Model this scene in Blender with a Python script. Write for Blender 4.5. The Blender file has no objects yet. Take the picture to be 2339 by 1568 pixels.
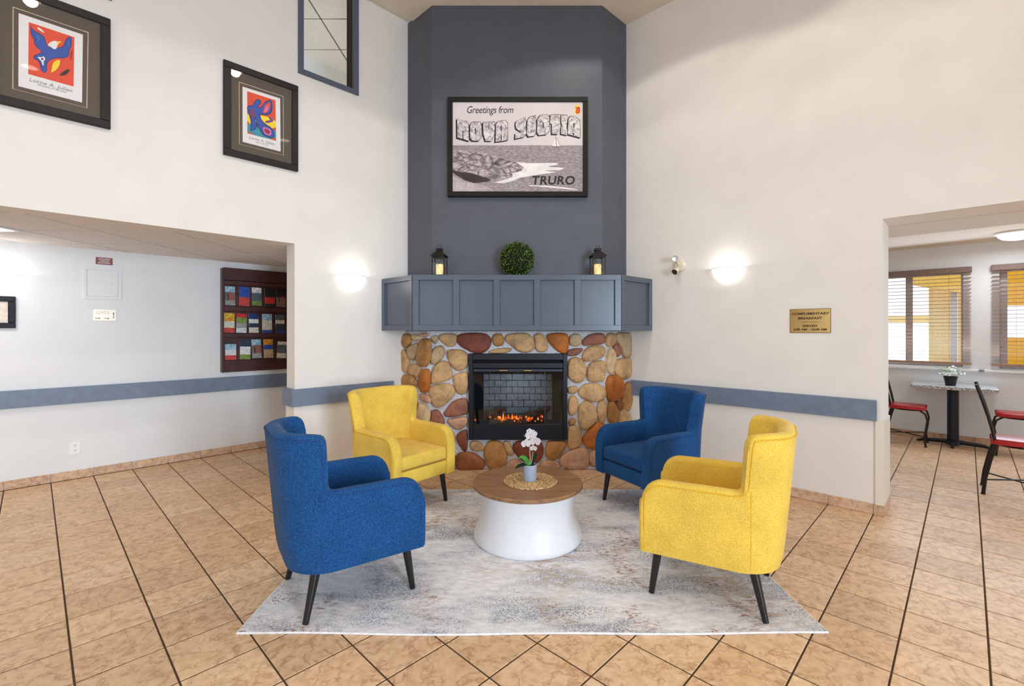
import bpy, bmesh, math, random
from mathutils import Vector, Matrix
random.seed(11)
S = bpy.context.scene
COL = S.collection
F, CX, HZ, H = 1066.0, 1180.0, 755.0, 1.5      # focal length, principal point (2339 px wide frame), eye height

# ------------------------------------------------------------------ camera, world, exposure
cd = bpy.data.cameras.new('camera')
cd.sensor_fit = 'HORIZONTAL'; cd.sensor_width = 36.0
cd.lens = 36.0 * F / 2339.0
cd.shift_x = -(CX - 1169.5) / 2339.0
cd.shift_y = -(784.0 - HZ) / 2339.0
cd.clip_start = 0.05; cd.clip_end = 200
cam = bpy.data.objects.new('camera', cd); COL.objects.link(cam)
cam.location = (0, 0, H); cam.rotation_euler = (math.radians(90), 0, 0)
S.camera = cam
S.view_settings.view_transform = 'Standard'; S.view_settings.look = 'None'
S.view_settings.gamma = 1.0; S.view_settings.use_curve_mapping = False
S.view_settings.exposure = -0.06
S.cycles.use_denoising = True
S.cycles.max_bounces = 10; S.cycles.diffuse_bounces = 6; S.cycles.glossy_bounces = 4
S.cycles.transparent_max_bounces = 12
S.cycles.sample_clamp_indirect = 6.0
S.cycles.caustics_reflective = False; S.cycles.caustics_refractive = False

wd = bpy.data.worlds.new('world'); S.world = wd; wd.use_nodes = True
wd.node_tree.nodes['Background'].inputs[0].default_value = (0.86, 0.93, 1.0, 1)
wd.node_tree.nodes['Background'].inputs[1].default_value = 1.7

# ------------------------------------------------------------------ room frame: a runs along the right wall, b along the left wall, both from the corner behind the chimney
CORN = Vector((-0.045, 6.658, 0))
AL = math.radians(43.97)
A = Vector((math.cos(AL), -math.sin(AL), 0)); Bv = Vector((-math.sin(AL), -math.cos(AL), 0)); UP = Vector((0, 0, 1))
def W(a, b, z=0.0): return CORN + A * a + Bv * b + UP * z
def ab(p):
    d = Vector((p[0], p[1], 0)) - CORN
    return d.dot(A), d.dot(Bv)
def ray(u, v): return Vector(((u - CX) / F, 1.0, (HZ - v) / F))
def on_a(u, v, a0=0.0):            # where the sight line through a photograph pixel meets the plane a = a0 -> (b, z)
    d = ray(u, v); o = Vector((0, 0, H)); n = A
    t = (a0 - (o - CORN).dot(n)) / d.dot(n); p = o + d * t
    return (p - CORN).dot(Bv), p.z
def on_b(u, v, b0=0.0):            # same for the plane b = b0 -> (a, z)
    d = ray(u, v); o = Vector((0, 0, H)); n = Bv
    t = (b0 - (o - CORN).dot(n)) / d.dot(n); p = o + d * t
    return (p - CORN).dot(A), p.z
ROT_L = math.atan2(0.7197, 0.6943)  # things on walls that run along b: local x to the viewer's right, local y into the wall
ROT_R = math.atan2(-math.sin(AL), math.cos(AL))

# ------------------------------------------------------------------ lights
def area(name, loc, aim, sx, sy, power, col, spread=180):
    l = bpy.data.lights.new(name, 'AREA'); l.shape = 'RECTANGLE'; l.size = sx; l.size_y = sy
    l.energy = power; l.color = col; l.spread = math.radians(spread)
    o = bpy.data.objects.new(name, l); COL.objects.link(o); o.location = loc
    o.rotation_euler = (Vector(aim) - Vector(loc)).to_track_quat('-Z', 'Y').to_euler()
    return o
KEY = area('daylight_entrance', W(9.75, 4.7, 1.7), W(0, 4.3, 0.6), 1.7, 2.4, 188, (0.66, 0.83, 1.0), 110)
FIL = area('rear_fill', W(5.4, 9.7, 2.0), W(5.4, 0, 0.6), 4.4, 2.8, 16, (0.66, 0.83, 1.0), 110)  # added fill from behind the camera, brightens the right wall
HALL = area('daylight_hall', W(-0.9, 8.4, 1.4), W(-1.2, 3, 1.2), 1.2, 2.0, 2, (0.66, 0.83, 1.0))
DIN = area('daylight_dining', W(9.6, -2.0, 1.6), W(4, -2.2, 1.2), 2.4, 2.0, 40, (0.74, 0.87, 1.0))
DINW = area('daylight_dining_windows', W(4.9, -3.75, 1.75), W(4.6, 1, 0.6), 2.6, 1.2, 44, (0.72, 0.86, 1.0))
DOWN = [(2.55, 2.85), (2.57, 4.78), (4.42, 4.79), (4.5, 1.52), (2.6, 1.52), (6.4, 1.52), (6.4, 4.79), (4.45, 7.2), (7.6, 7.2), (2.0, 7.2)]
DOWN_POWER = 12.5

# ------------------------------------------------------------------ materials
def lin(c):
    c = c / 255.0
    return c / 12.92 if c <= 0.04045 else ((c + 0.055) / 1.055) ** 2.4
def rgb(t): return (lin(t[0]), lin(t[1]), lin(t[2]), 1)
class NT:
    def __init__(s, name):
        s.m = bpy.data.materials.new(name); s.m.use_nodes = True
        s.t = s.m.node_tree; s.t.nodes.clear()
        s.out = s.n('ShaderNodeOutputMaterial')
    def n(s, ty, **kw):
        x = s.t.nodes.new(ty)
        for k, v in kw.items():
            if isinstance(v, tuple) and k.startswith('_'): pass
            setattr(x, k, v)
        return x
    def l(s, a, b): s.t.links.new(a, b)
    def bsdf(s, col=None, rough=0.5, metal=0.0, spec=0.5):
        b = s.n('ShaderNodeBsdfPrincipled')
        if col is not None: b.inputs['Base Color'].default_value = rgb(col)
        b.inputs['Roughness'].default_value = rough; b.inputs['Metallic'].default_value = metal
        b.inputs['Specular IOR Level'].default_value = spec
        s.l(b.outputs[0], s.out.inputs[0]); s.b = b
        return b
    def coord(s, scale=(1, 1, 1), rand=False, kind='Object'):
        tc = s.n('ShaderNodeTexCoord'); mp = s.n('ShaderNodeMapping')
        s.l(tc.outputs[kind], mp.inputs[0]); mp.inputs['Scale'].default_value = scale
        if rand:
            oi = s.n('ShaderNodeObjectInfo'); mm = s.n('ShaderNodeVectorMath', operation='SCALE')
            cb = s.n('ShaderNodeCombineXYZ')
            for i, k in enumerate((37.0, 91.0, 53.0)):
                mu = s.n('ShaderNodeMath', operation='MULTIPLY'); mu.inputs[1].default_value = k
                s.l(oi.outputs['Random'], mu.inputs[0]); s.l(mu.outputs[0], cb.inputs[i])
            s.l(cb.outputs[0], mp.inputs['Location'])
        return mp.outputs[0]
    def noise(s, co, scale, detail=3, rough=0.55, dist=0.0):
        x = s.n('ShaderNodeTexNoise'); s.l(co, x.inputs['Vector'])
        x.inputs['Scale'].default_value = scale; x.inputs['Detail'].default_value = detail
        x.inputs['Roughness'].default_value = rough; x.inputs['Distortion'].default_value = dist
        return x.outputs[0]
    def ramp(s, fac, stops, interp='LINEAR'):
        r = s.n('ShaderNodeValToRGB'); r.color_ramp.interpolation = interp
        e = r.color_ramp.elements
        while len(e) < len(stops): e.new(0.5)
        for i, (p, c) in enumerate(stops):
            e[i].position = p; e[i].color = rgb(c) if len(c) == 3 else c
        s.l(fac, r.inputs[0]); return r.outputs[0]
    def mix(s, fac, a, b, mode='MIX'):
        m = s.n('ShaderNodeMix', data_type='RGBA', blend_type=mode)
        for sock, v in ((m.inputs[0], fac), (m.inputs[6], a), (m.inputs[7], b)):
            if hasattr(v, 'is_output'): s.l(v, sock)
            elif isinstance(v, (int, float)): sock.default_value = v
            else: sock.default_value = rgb(v)
        return m.outputs[2]
    def bump(s, h, strength=0.3, dist=0.01):
        b = s.n('ShaderNodeBump'); b.inputs['Strength'].default_value = strength; b.inputs['Distance'].default_value = dist
        s.l(h, b.inputs['Height']); s.l(b.outputs[0], s.b.inputs['Normal'])
def plain(name, col, rough=0.5, metal=0.0, spec=0.5, var=0.06, scale=30.0, bump=0.0, bscale=120.0, rand=False):
    k = NT(name); k.bsdf(col, rough, metal, spec)
    co = k.coord(rand=rand)
    d = tuple(max(0, c * (1 - var)) for c in col); u = tuple(min(255, c * (1 + var)) for c in col)
    k.l(k.ramp(k.noise(co, scale), [(0.3, d), (0.7, u)]), k.b.inputs['Base Color'])
    if bump: k.bump(k.noise(co, bscale, 2), bump, 0.004)
    return k.m
def glow(name, col, strength, base=(255, 255, 255)):
    k = NT(name); k.bsdf(base, 0.4)
    k.b.inputs['Emission Color'].default_value = rgb(col); k.b.inputs['Emission Strength'].default_value = strength
    return k.m
def glass(name, tint=(1, 1, 1), refl=0.05, rough=0.0):
    k = NT(name); tr = k.n('ShaderNodeBsdfTransparent'); tr.inputs[0].default_value = (*tint, 1)
    gl = k.n('ShaderNodeBsdfGlossy'); gl.inputs['Roughness'].default_value = rough
    lw = k.n('ShaderNodeFresnel'); lw.inputs[0].default_value = 1.5
    ge = k.n('ShaderNodeNewGeometry'); fm = k.n('ShaderNodeMath', operation='SUBTRACT', use_clamp=True); k.l(lw.outputs[0], fm.inputs[0]); k.l(ge.outputs['Backfacing'], fm.inputs[1])
    mx = k.n('ShaderNodeMixShader'); k.l(fm.outputs[0], mx.inputs[0]); k.l(tr.outputs[0], mx.inputs[1]); k.l(gl.outputs[0], mx.inputs[2])
    k.l(mx.outputs[0], k.out.inputs[0]); return k.m

M = {}
M['wall'] = plain('wall_paint', (230, 226, 221), 0.85, var=0.012, scale=3, bump=0.12, bscale=260, spec=0.3)
M['hallwall'] = plain('hall_wall_paint', (230, 232, 234), 0.85, var=0.01, scale=3, bump=0.10, bscale=240, spec=0.3)
M['ceil'] = plain('ceiling_paint', (226, 214, 198), 0.9, var=0.02, scale=4)
M['slate'] = plain('chimney_slate_paint', (82, 86, 97), 0.5, var=0.03, scale=5, bump=0.14, bscale=150)
M['mantel'] = plain('mantel_grey_paint', (84, 94, 109), 0.30, var=0.02, scale=6)
M['rail'] = plain('chair_rail_paint', (112, 126, 148), 0.5, var=0.05, scale=14)
M['cream'] = plain('corner_guard_cream', (228, 222, 210), 0.5, var=0.01)
M['black'] = plain('black_metal', (22, 27, 37), 0.38, 0.3)
M['legs'] = plain('black_lacquer', (20, 19, 21), 0.28)
M['frame'] = plain('dark_brown_frame', (36, 31, 29), 0.45, spec=0.3)
M['pframe'] = plain('black_brown_frame', (26, 22, 21), 0.5, spec=0.25)
M['mat'] = plain('taupe_mat_board', (93, 83, 74), 0.9, var=0.05, scale=200)
M['paper'] = plain('white_paper', (235, 232, 232), 0.8, var=0.01)
M['gold'] = plain('matline_ivory', (224, 208, 180), 0.6)
M['bluef'] = plain('window_frame_slate', (84, 92, 108), 0.45)
M['darkrev'] = plain('dark_window_reveal', (44, 38, 34), 0.75)
M['white'] = plain('white_enamel', (240, 240, 240), 0.35, var=0.01)
M['ivory'] = plain('ivory_plastic', (226, 218, 198), 0.4)
M['candle'] = glow('candle_wax_lit', (255, 190, 100), 0.75, (250, 220, 170))
M['lantern'] = plain('lantern_black_iron', (30, 26, 25), 0.5, 0.3)
M['glass'] = glass('clear_glass')
M['sconce'] = glow('sconce_lit_glass', (255, 252, 246), 0.85)
M['lamp'] = glow('lamp_lit_lens', (255, 238, 214), 6.0)
M['dome'] = glow('ceiling_dome_lit', (255, 253, 248), 2.2)
M['brass'] = plain('brass_plate', (196, 162, 104), 0.2, 1.0, var=0.05, scale=6)
M['brown_ink'] = plain('engraved_brown', (44, 30, 10), 0.6)
M['ink'] = plain('black_ink', (34, 30, 32), 0.7)
M['greyink'] = plain('grey_ink', (132, 128, 128), 0.7)
M['redsign'] = plain('red_sign_plastic', (122, 14, 16), 0.4)
M['whiteink'] = plain('white_ink', (240, 232, 228), 0.6)
M['cherry'] = plain('cherry_wood_dark', (66, 28, 25), 0.35, var=0.25, scale=12)
M['seatred'] = plain('red_vinyl', (176, 24, 32), 0.28, var=0.06)
M['iron'] = plain('dark_bronze_iron', (34, 26, 25), 0.4, 0.5)
M['blind'] = plain('blind_slat_brown', (168, 128, 102), 0.45, var=0.1)
M['valance'] = plain('blind_valance', (128, 104, 94), 0.5, var=0.06)
M['orange'] = plain('orange_render', (255, 178, 12), 0.8)
M['paleyellow'] = plain('pale_yellow_render', (252, 224, 168), 0.8)
M['greypost'] = plain('grey_post_paint', (196, 192, 192), 0.6)
M['pave'] = plain('pale_paving', (215, 212, 206), 0.9)
M['leafgreen'] = plain('orchid_leaf_green', (86, 168, 62), 0.35, var=0.2, scale=20)
M['leafdark'] = plain('dark_leaf_green', (22, 62, 40), 0.4, var=0.2)
M['petal'] = plain('orchid_petal_white', (244, 242, 246), 0.5, var=0.01)
M['lip'] = plain('orchid_lip_blush', (238, 190, 160), 0.5)
M['stem'] = plain('orchid_stem', (206, 204, 160), 0.5)
M['pot'] = plain('blue_grey_pot', (158, 170, 190), 0.45, var=0.02)
M['soil'] = plain('dark_moss', (24, 30, 20), 0.9, var=0.4, scale=60)
M['tee'] = plain('ceiling_void_dark', (40, 36, 34), 0.9)
M['tablewhite'] = plain('white_table_base', (222, 223, 227), 0.42, var=0.008)

k = NT('acoustic_ceiling_tile'); k.bsdf((214, 208, 203), 0.95, spec=0.1)
co = k.coord(rand=True); nz = k.noise(co, 140, 3, 0.7)
k.l(k.ramp(nz, [(0.35, (212, 208, 206)), (0.6, (240, 238, 237))]), k.b.inputs['Base Color']); k.bump(nz, 0.3, 0.004); M['acoustic'] = k.m

def fabric(name, dark, base, light, rough=0.9, sheen=0.25):
    k = NT(name); k.bsdf(base, rough, spec=0.2)
    co = k.coord()
    n1 = k.noise(co, 170, 3, 0.75); n2 = k.noise(co, 6, 2)
    c = k.ramp(n1, [(0.30, dark), (0.5, base), (0.72, light)])
    c2 = k.ramp(n2, [(0.3, (235, 235, 235)), (0.7, (255, 255, 255))])
    k.l(k.mix(1.0, c, c2, 'MULTIPLY'), k.b.inputs['Base Color'])
    k.b.inputs['Sheen Weight'].default_value = sheen; k.b.inputs['Sheen Roughness'].default_value = 0.4
    k.bump(n1, 0.35, 0.003)
    return k.m
M['blue'] = fabric('blue_wool_fabric', (10, 46, 94), (22, 74, 130), (54, 110, 166), sheen=0.08)
M['yellow'] = fabric('yellow_chenille', (208, 164, 50), (234, 198, 80), (246, 218, 122), sheen=0.15)
M['bluepipe'] = plain('blue_piping', (18, 62, 116), 0.9)
M['yellowpipe'] = plain('yellow_piping', (222, 172, 36), 0.9)

def tile_mat(name, cols, seed):
    k = NT(name); k.bsdf(cols[1], 0.42, spec=0.4)
    co = k.coord(rand=True)
    big = k.noise(co, 3.4, 8, 0.62, 0.35)
    st = k.ramp(big, [(0.36, (0, 0, 0)), (0.40, (70, 70, 70)), (0.49, (90, 90, 90)), (0.52, (160, 160, 160)), (0.60, (180, 180, 180)), (0.63, (255, 255, 255))])
    fine = k.noise(co, 22, 5, 0.65, 0.3)
    c = k.ramp(fine, [(0.3, cols[0]), (0.55, cols[1]), (0.8, cols[2])])
    edge = k.ramp(big, [(0.37, (255, 255, 255)), (0.395, (188, 164, 140)), (0.42, (255, 255, 255)), (0.495, (255, 255, 255)), (0.51, (196, 172, 150)), (0.53, (255, 255, 255)), (0.605, (255, 255, 255)), (0.618, (190, 166, 144)), (0.64, (255, 255, 255))])
    c = k.mix(0.6, c, edge, 'MULTIPLY')
    oi = k.n('ShaderNodeObjectInfo')
    tint = k.ramp(oi.outputs['Random'], [(0.0, (236, 230, 224)), (0.5, (252, 246, 240)), (1.0, (255, 255, 255))])
    k.l(k.mix(1.0, c, tint, 'MULTIPLY'), k.b.inputs['Base Color'])
    ad = k.n('ShaderNodeMath', operation='MULTIPLY_ADD'); k.l(fine, ad.inputs[0]); ad.inputs[1].default_value = 0.25; k.l(st, ad.inputs[2])
    k.bump(ad.outputs[0], 0.32, 0.006)
    return k.m
M['tile'] = tile_mat('floor_tile_slate_beige', ((200, 166, 130), (226, 194, 158), (236, 210, 178)), 1)
M['basetile'] = tile_mat('baseboard_tile_beige', ((196, 162, 134), (218, 188, 160), (228, 204, 178)), 2)
M['grout'] = plain('dark_brown_grout', (72, 50, 32), 0.95, var=0.1)

k = NT('walnut_table_top'); k.bsdf((122, 88, 62), 0.42)
co = k.coord((1.0, 9.0, 1.0)); n1 = k.noise(co, 5, 5, 0.65, 0.8); n2 = k.noise(co, 40, 3, 0.6)
c = k.ramp(n1, [(0.28, (88, 60, 42)), (0.5, (138, 100, 68)), (0.72, (168, 128, 92))])
k.l(k.mix(0.35, c, k.ramp(n2, [(0.3, (100, 70, 48)), (0.7, (176, 136, 100))]), 'MIX'), k.b.inputs['Base Color']); M['walnut'] = k.m

k = NT('distressed_rug_pile'); k.bsdf((205, 203, 204), 0.95, spec=0.1)
co = k.coord(); cs = k.coord((1.0, 2.6, 1.0))
sp = k.noise(co, 120, 3, 0.8); mid = k.noise(cs, 9, 4, 0.7); lo = k.noise(cs, 1.7, 3, 0.6); lo2 = k.noise(co, 2.3, 3, 0.6)
c = k.ramp(k.noise(cs, 14, 5, 0.75), [(0.30, (198, 198, 203)), (0.5, (228, 227, 230)), (0.7, (242, 241, 243))])
def mask(x, a, b): return k.ramp(x, [(a, (0, 0, 0)), (b, (255, 255, 255))])
def mul(x, y):
    m_ = k.n('ShaderNodeMath', operation='MULTIPLY'); k.l(x, m_.inputs[0]); k.l(y, m_.inputs[1]); return m_.outputs[0]
blu = mul(mask(k.noise(cs, 1.5, 3, 0.6, 0.4), 0.44, 0.60), mask(sp, 0.42, 0.60))
c = k.mix(blu, c, (122, 136, 156))
dk = mul(mask(lo, 0.50, 0.64), mask(k.noise(co, 75, 4, 0.8), 0.51, 0.61))
c = k.mix(dk, c, (100, 92, 86))
rs = mul(mask(lo2, 0.51, 0.61), mask(k.noise(cs, 26, 4, 0.75), 0.52, 0.60))
c = k.mix(rs, c, (148, 92, 60))
tan = mul(mask(k.noise(co, 1.1, 2, 0.5), 0.52, 0.68), mask(mid, 0.45, 0.6))
c = k.mix(tan, c, (186, 170, 152))
k.l(c, k.b.inputs['Base Color']); k.bump(sp, 0.5, 0.006); M['rug'] = k.m
M['binding'] = plain('rug_binding_white', (226, 224, 224), 0.9)

k = NT('woven_straw'); k.bsdf((190, 154, 104), 0.85, spec=0.2)
co = k.coord(); v = k.n('ShaderNodeTexVoronoi'); k.l(co, v.inputs['Vector']); v.inputs['Scale'].default_value = 95
k.l(k.ramp(v.outputs['Distance'], [(0.1, (224, 196, 152)), (0.5, (190, 156, 110)), (0.85, (124, 92, 56))]), k.b.inputs['Base Color']); k.bump(v.outputs['Distance'], -0.6, 0.006); M['straw'] = k.m

k = NT('lime_mortar'); k.bsdf((190, 194, 202), 0.95, spec=0.1)
co = k.coord(); nz = k.noise(co, 38, 4, 0.7)
k.l(k.ramp(nz, [(0.3, (176, 179, 187)), (0.55, (218, 221, 228)), (0.75, (234, 236, 242))]), k.b.inputs['Base Color']); k.bump(nz, 0.7, 0.012); M['mortar'] = k.m

def stone_mat(key, col):
    k = NT('river_stone_' + key); k.bsdf(col, 0.6, spec=0.35)
    co = k.coord(rand=True)
    n1 = k.noise(co, 7, 4, 0.6, 0.5); n2 = k.noise(co, 55, 3, 0.7)
    d = tuple(c * 0.68 for c in col); u = tuple(min(255, c * 1.16 + 4) for c in col)
    c = k.ramp(n1, [(0.28, d), (0.5, col), (0.72, u)])
    k.l(k.mix(0.35, c, k.ramp(n2, [(0.3, d), (0.7, u)]), 'MIX'), k.b.inputs['Base Color'])
    k.bump(n2, 0.5, 0.008)
    return k.m
for key, col in dict(tan=(196, 158, 112), golden=(172, 124, 72), rust_red=(124, 66, 50), orange=(182, 106, 42), pink=(192, 150, 122), beige=(212, 182, 140), mauve=(152, 98, 78), grey_tan=(182, 156, 122), brown=(150, 92, 56)).items():
    M['st_' + key] = stone_mat(key, col)

k = NT('speckled_granite'); k.bsdf((180, 182, 184), 0.25)
co = k.coord(); v = k.noise(co, 60, 4, 0.8)
k.l(k.ramp(v, [(0.36, (50, 52, 54)), (0.46, (150, 152, 154)), (0.6, (222, 222, 224))]), k.b.inputs['Base Color']); M['granite'] = k.m

k = NT('boxwood_leaf'); k.bsdf((70, 108, 24), 0.35, spec=0.5)
oi = k.n('ShaderNodeNewGeometry')
k.l(k.ramp(oi.outputs['Random Per Island'], [(0.0, (22, 42, 6)), (0.55, (54, 86, 16)), (1.0, (112, 142, 38))]), k.b.inputs['Base Color']); M['box'] = k.m
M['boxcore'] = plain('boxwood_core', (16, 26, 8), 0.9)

k = NT('printed_sea'); k.bsdf((150, 140, 142), 0.6)
co = k.coord((1, 1, 4.0)); nz = k.noise(co, 24, 5, 0.75)
k.l(k.ramp(nz, [(0.32, (104, 94, 98)), (0.5, (152, 142, 145)), (0.7, (196, 188, 190))]), k.b.inputs['Base Color']); M['p_sea'] = k.m
k = NT('printed_rock'); k.bsdf((120, 110, 112), 0.6)
co = k.coord((1, 1, 1.8)); nz = k.noise(co, 7, 6, 0.7, 1.6); v = k.n('ShaderNodeTexVoronoi', feature='DISTANCE_TO_EDGE'); k.l(co, v.inputs['Vector']); v.inputs['Scale'].default_value = 7
c = k.ramp(nz, [(0.30, (50, 42, 44)), (0.43, (132, 121, 123)), (0.58, (198, 187, 189))])
k.l(k.mix(0.55, c, k.ramp(v.outputs['Distance'], [(0.02, (40, 34, 36)), (0.09, (255, 255, 255))]), 'MULTIPLY'), k.b.inputs['Base Color']); M['p_rock'] = k.m
k = NT('printed_scenes'); k.bsdf((180, 172, 174), 0.6)
co = k.coord(); nz = k.noise(co, 26, 5, 0.8, 1.0)
k.l(k.ramp(nz, [(0.33, (84, 76, 78)), (0.47, (178, 168, 170)), (0.56, (232, 226, 227))]), k.b.inputs['Base Color']); M['p_scene'] = k.m
M['p_sky'] = plain('printed_sky', (216, 208, 210), 0.6, var=0.02, scale=3)
M['p_foam'] = plain('printed_foam', (236, 230, 231), 0.6, var=0.06, scale=16)
for nm, c in dict(red=(226, 74, 44), cobalt=(46, 82, 168), navy=(34, 44, 108), sun=(250, 214, 44), teal=(40, 146, 168), pinkish=(214, 120, 190), charcoal=(44, 40, 40), logoyellow=(250, 212, 50), logored=(214, 44, 34), violet=(120, 60, 140), maroon=(150, 40, 60)).items():
    M['i_' + nm] = plain('printed_' + nm, c, 0.6, var=0.03)

# ------------------------------------------------------------------ mesh helpers
class MB:
    def __init__(s): s.bm = bmesh.new()
    def box(s, x0, x1, y0, y1, z0, z1, bev=0.0, seg=1, mx=None):
        r = bmesh.ops.create_cube(s.bm, size=1.0)
        vs = r['verts']
        for v in vs:
            v.co = Vector(((x0 + x1) / 2 + v.co.x * (x1 - x0), (y0 + y1) / 2 + v.co.y * (y1 - y0), (z0 + z1) / 2 + v.co.z * (z1 - z0)))
        if bev:
            es = list({e for v in vs for e in v.link_edges})
            q = bmesh.ops.bevel(s.bm, geom=es, offset=bev, segments=seg, affect='EDGES', profile=0.5)
            vs = list({v for f in q['faces'] for v in f.verts} | {v for v in vs if v.is_valid})
        if mx is not None:
            bmesh.ops.transform(s.bm, matrix=mx, verts=[v for v in vs if v.is_valid])
        return s
    def tube(s, pts, rad, n=8, cap=True):
        pts = [Vector(p) for p in pts]; rings = []
        rr = rad if isinstance(rad, (list, tuple)) else [rad] * len(pts)
        prev = None
        for i, p in enumerate(pts):
            t = (pts[min(i + 1, len(pts) - 1)] - pts[max(i - 1, 0)]).normalized()
            if prev is None:
                x = t.orthogonal().normalized()
            else:
                x = (prev - t * prev.dot(t)); x = x.normalized() if x.length > 1e-6 else t.orthogonal().normalized()
            prev = x; y = t.cross(x)
            rings.append([s.bm.verts.new(p + (x * math.cos(k * 2 * math.pi / n) + y * math.sin(k * 2 * math.pi / n)) * rr[i]) for k in range(n)])
        for a, b in zip(rings, rings[1:]):
            for k in range(n): s.bm.faces.new((a[k], a[(k + 1) % n], b[(k + 1) % n], b[k]))
        if cap:
            s.bm.faces.new(rings[0][::-1]); s.bm.faces.new(rings[-1])
        return s
    def lathe(s, prof, n=32, c=(0, 0, 0), a0=0.0, a1=2 * math.pi, sy=1.0):
        full = abs(a1 - a0 - 2 * math.pi) < 1e-6
        m = n if full else n + 1
        rings = []
        for r, z in prof:
            if r < 1e-6: rings.append([s.bm.verts.new((c[0], c[1], c[2] + z))])
            else:
                rings.append([s.bm.verts.new((c[0] + r * math.cos(a0 + (a1 - a0) * k / n), c[1] + sy * r * math.sin(a0 + (a1 - a0) * k / n), c[2] + z)) for k in range(m)])
        for p, q in zip(rings, rings[1:]):
            for k in range(n if full else n):
                k2 = (k + 1) % m
                if len(p) == 1 and len(q) == 1: continue
                if len(p) == 1: s.bm.faces.new((p[0], q[k2], q[k]))
                elif len(q) == 1: s.bm.faces.new((p[k], p[k2], q[0]))
                else: s.bm.faces.new((p[k], p[k2], q[k2], q[k]))
        return s
    def prism(s, pts, z0, z1):          # polygon in x, y pushed up from z0 to z1
        lo = [s.bm.verts.new((p[0], p[1], z0)) for p in pts]; hi = [s.bm.verts.new((p[0], p[1], z1)) for p in pts]
        n = len(pts)
        s.bm.faces.new(lo[::-1]); s.bm.faces.new(hi)
        for i in range(n): s.bm.faces.new((lo[i], lo[(i + 1) % n], hi[(i + 1) % n], hi[i]))
        return s
    def plate(s, pts, y0, y1):          # polygon in x, z with thickness along y
        f = [s.bm.verts.new((p[0], y0, p[1])) for p in pts]; b = [s.bm.verts.new((p[0], y1, p[1])) for p in pts]
        n = len(pts)
        s.bm.faces.new(f); s.bm.faces.new(b[::-1])
        for i in range(n): s.bm.faces.new((f[(i + 1) % n], f[i], b[i], b[(i + 1) % n]))
        return s
    def quad(s, *p): s.bm.faces.new([s.bm.verts.new(q) for q in p]); return s
    def make(s, name, mat, parent=None, smooth=False, angle=40, mx=None):
        bmesh.ops.recalc_face_normals(s.bm, faces=s.bm.faces)
        me = bpy.data.meshes.new(name)
        if mx is not None: bmesh.ops.transform(s.bm, matrix=mx, verts=s.bm.verts)
        s.bm.to_mesh(me); s.bm.free()
        if smooth:
            for p in me.polygons: p.use_smooth = True
            me.set_sharp_from_angle(angle=math.radians(angle))
        me.materials.append(M[mat] if isinstance(mat, str) else mat)
        o = bpy.data.objects.new(name, me); COL.objects.link(o)
        if parent is not None: o.parent = parent
        return o
def tag(o, label=None, cat=None, group=None, kind=None):
    if label: o['label'] = label
    if cat: o['category'] = cat
    if group: o['group'] = group
    if kind: o['kind'] = kind
    return o
def thing(name, label, cat, loc=(0, 0, 0), rz=0.0, group=None):
    o = bpy.data.objects.new(name, None); COL.objects.link(o); o.empty_display_size = 0.1
    o.location = loc; o.rotation_euler = (0, 0, rz)
    return tag(o, label, cat, group)
def dup(root, loc, rz, label, group=None):
    def cp(o, par):
        c = o.copy(); COL.objects.link(c); c.parent = par
        for ch in o.children: cp(ch, c)
        return c
    r = cp(root, None); r.location = loc; r.rotation_euler = (0, 0, rz); r['label'] = label
    if group: r['group'] = group
    return r
def structure(o): o['kind'] = 'structure'; return o
def text(body, size, mat, parent, name, x, y, z, align='CENTER', bold=0.0, shear=0.0, sx=1.0, sp=1.0, depth=0.0008):
    cu = bpy.data.curves.new(name, 'FONT'); cu.body = body; cu.size = size; cu.align_x = align; cu.align_y = 'CENTER'
    cu.offset = bold; cu.shear = shear; cu.space_character = sp; cu.extrude = depth / 2; cu.resolution_u = 3
    t = bpy.data.objects.new(name + '_tmp', cu); COL.objects.link(t)
    dg = bpy.context.evaluated_depsgraph_get()
    me = bpy.data.meshes.new_from_object(t.evaluated_get(dg)); me.name = name
    bpy.data.objects.remove(t); bpy.data.curves.remove(cu)
    for v in me.vertices: v.co = Vector((v.co.x * sx + x, -v.co.z + y, v.co.y + z))
    me.materials.clear(); me.materials.append(M[mat])
    o = bpy.data.objects.new(name, me); COL.objects.link(o); o.parent = parent
    return o
def chaikin(p, n=2):
    for _ in range(n):
        q = []
        for i in range(len(p)):
            a, b = Vector(p[i]), Vector(p[(i + 1) % len(p)])
            q += [a * 0.75 + b * 0.25, a * 0.25 + b * 0.75]
        p = q
    return p
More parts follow.
